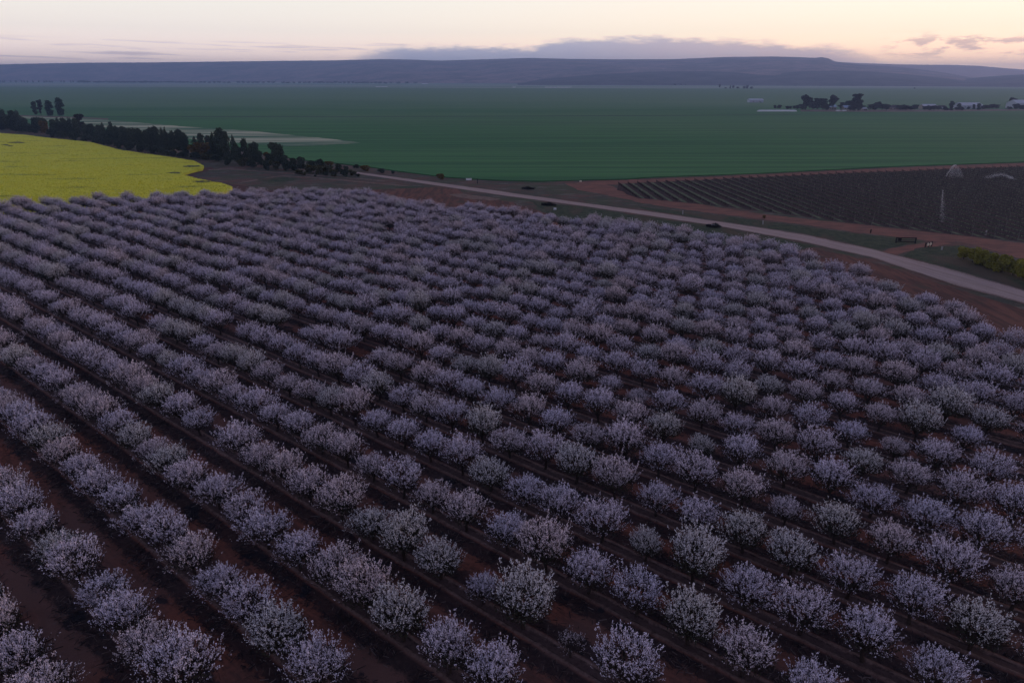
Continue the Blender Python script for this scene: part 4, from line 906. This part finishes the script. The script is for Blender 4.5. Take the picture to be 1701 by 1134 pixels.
for i, (x, by, lab) in enumerate([(1181, 376.5, 'white drum in front of the roadside brush pile'), (919.5, 348.5, 'white drum beside the orchard corner brush heap'), (779, 299, 'white trough lying at the edge of the wheat'), (962.5, 302.5, 'yellowish drum at the wheat edge near the vineyard')]):
    p = G(x, by); o = link('drum' if i != 2 else 'water_trough', None, None, (p.x, p.y-.6, 0)); mm = white if i != 3 else cream
    if i == 2: Geo().box((0, 0, .4), (2.4, .9, .8), 0, 1.05).make('tub', mm, o); Geo().box((0, 0, .84), (2.1, .6, .06)).make('water', glassd, o)
    else: Geo().tube([(0, 0, .35), (.9, 0, .35)], [.42, .42], 14).make('barrel', mm, o); Geo().tube([(.2, 0, .35), (.24, 0, .35)], [.45, .45], 14).make('hoop', mm, o)
    tag(o, lab, 'drum' if i != 2 else 'trough')
# sprinklers
def sprinkler(x, by, fn, n, label, size=.06):
    p = G(x, by); rg = np.random.default_rng(int(x)); root = link('sprinkler', None, None, p); tag(root, label, 'sprinkler', None)
    Geo().tube([(0, 0, 0), (0, 0, 1.6)], [.04, .03], 6).make('riser', darkm, root)
    P = fn(rg, n); A_ = unit(rg.normal(size=(n, 3)))*rg.uniform(.4, 1, (n, 1))*size; B_ = unit(np.cross(A_, rg.normal(size=(n, 3))))*rg.uniform(.3, .7, (n, 1))*size
    V, Fq = quads(P, A_, B_); link('water_spray', mesh('water_spray', V, Fq, drop), root)
def fan(rg, n):
    m_ = n//3; t_ = rg.uniform(0, 1, m_); X = 3.2*t_**1.15; Z = 1.0+5.0*np.sin(t_*math.pi/2)
    k_ = n-m_; x2 = 1.2+7.0*rg.beta(1.3, 2.2, k_); hi = np.where(x2 < 3.2, 1+5.0*np.sin((x2/3.2)**.87*math.pi/2), 6.0*np.clip(1-((x2-3.2)/5.6)**1.4, .08, 1)); z2 = hi*rg.beta(1.6, 1.1, k_)
    X = np.concatenate([X, x2]); Z = np.concatenate([Z, z2])
    return np.stack([X+rg.normal(0, .07, n), rg.normal(0, .35, n), np.maximum(.2, Z+rg.normal(0, .07, n))], 1)
def jet(rg, n):
    t_ = rg.beta(1.1, 1.2, n); Z = 1.2+9.0*t_; s_ = (1-t_)
    return np.stack([-1.6*t_ + np.abs(rg.normal(0, .08+1.3*s_*rg.uniform(0, 1, n), n)), rg.normal(0, .15+.5*s_, n), np.maximum(.3, Z - 2.5*rg.uniform(0, 1, n)*s_)], 1)
sprinkler(1571, 296.5, fan, 5200, 'sprinkler throwing a tall fan of water over the far vineyard', .040)
sprinkler(1562, 369, jet, 1500, 'sprinkler with a thin upright jet in the middle of the vineyard', .038)
# a third sprinkler throws a long low arc
def low_arc(rg, n):
    o_ = G(1682, 297.6); pl = [(1682, 297), (1677, 293.8), (1668, 291.2), (1660, 290.2), (1652, 291.8), (1645, 294), (1636, 295)]
    t_ = rg.beta(1.0, 1.25, n)*(len(pl)-1.001); P = []
    for q in t_:
        i = int(q); f = q-i; P.append(G(pl[i][0]*(1-f)+pl[i+1][0]*f, pl[i][1]*(1-f)+pl[i+1][1]*f, 1.0)-o_)
    P = np.array([tuple(p) for p in P]); P[:, 2] = 1.0+rg.normal(0, .28, n)+1.0*rg.uniform(-.6, 1, n)*rg.integers(0, 2, n)*(t_ > 1.5); P[:, 0] += rg.normal(0, .25, n); P[:, 1] += rg.normal(0, .9, n)
    P[:, 2] = np.maximum(P[:, 2], .2); return P
sprinkler(1682, 297.6, low_arc, 4200, 'sprinkler at the right throwing a long low white arc over the vines', .040)
# pale strips across the far plain
for i, (x0, x1, y) in enumerate([(623, 645, 144.2), (904, 950, 145.1), (850, 858, 145), (700, 712, 139)]):
    sheet('pale_strip', [(x0, y-.3), (x1, y-.3), (x1-2, y+.3), (x0+2, y+.3)], .7, white, .1, label=['pale strip in the far fields left of centre', 'longer pale strip in the far fields at centre', 'short pale strip in the far fields', 'tiny pale strip below the ridge'][i])

# ------------------------------------------------------------------ morning haze
hz_m = bpy.data.materials.new('haze_air'); hz_m.use_nodes = True; t = hz_m.node_tree; t.nodes.clear()
pv = t.nodes.new('ShaderNodeVolumePrincipled'); pv.inputs['Color'].default_value = (.40, .58, 1.0, 1); pv.inputs['Density'].default_value = 1.5e-4; pv.inputs['Anisotropy'].default_value = .55
oo = t.nodes.new('ShaderNodeOutputMaterial'); t.links.new(pv.outputs[0], oo.inputs['Volume'])
g = Geo(); g.box((0, 5900, 122), (25000, 13400, 246)); g.v = [(v[0], v[1], v[2]) for v in g.v]
hz = g.make('haze', hz_m); tag(hz, 'thin bluish morning haze over the plain', kind='stuff')
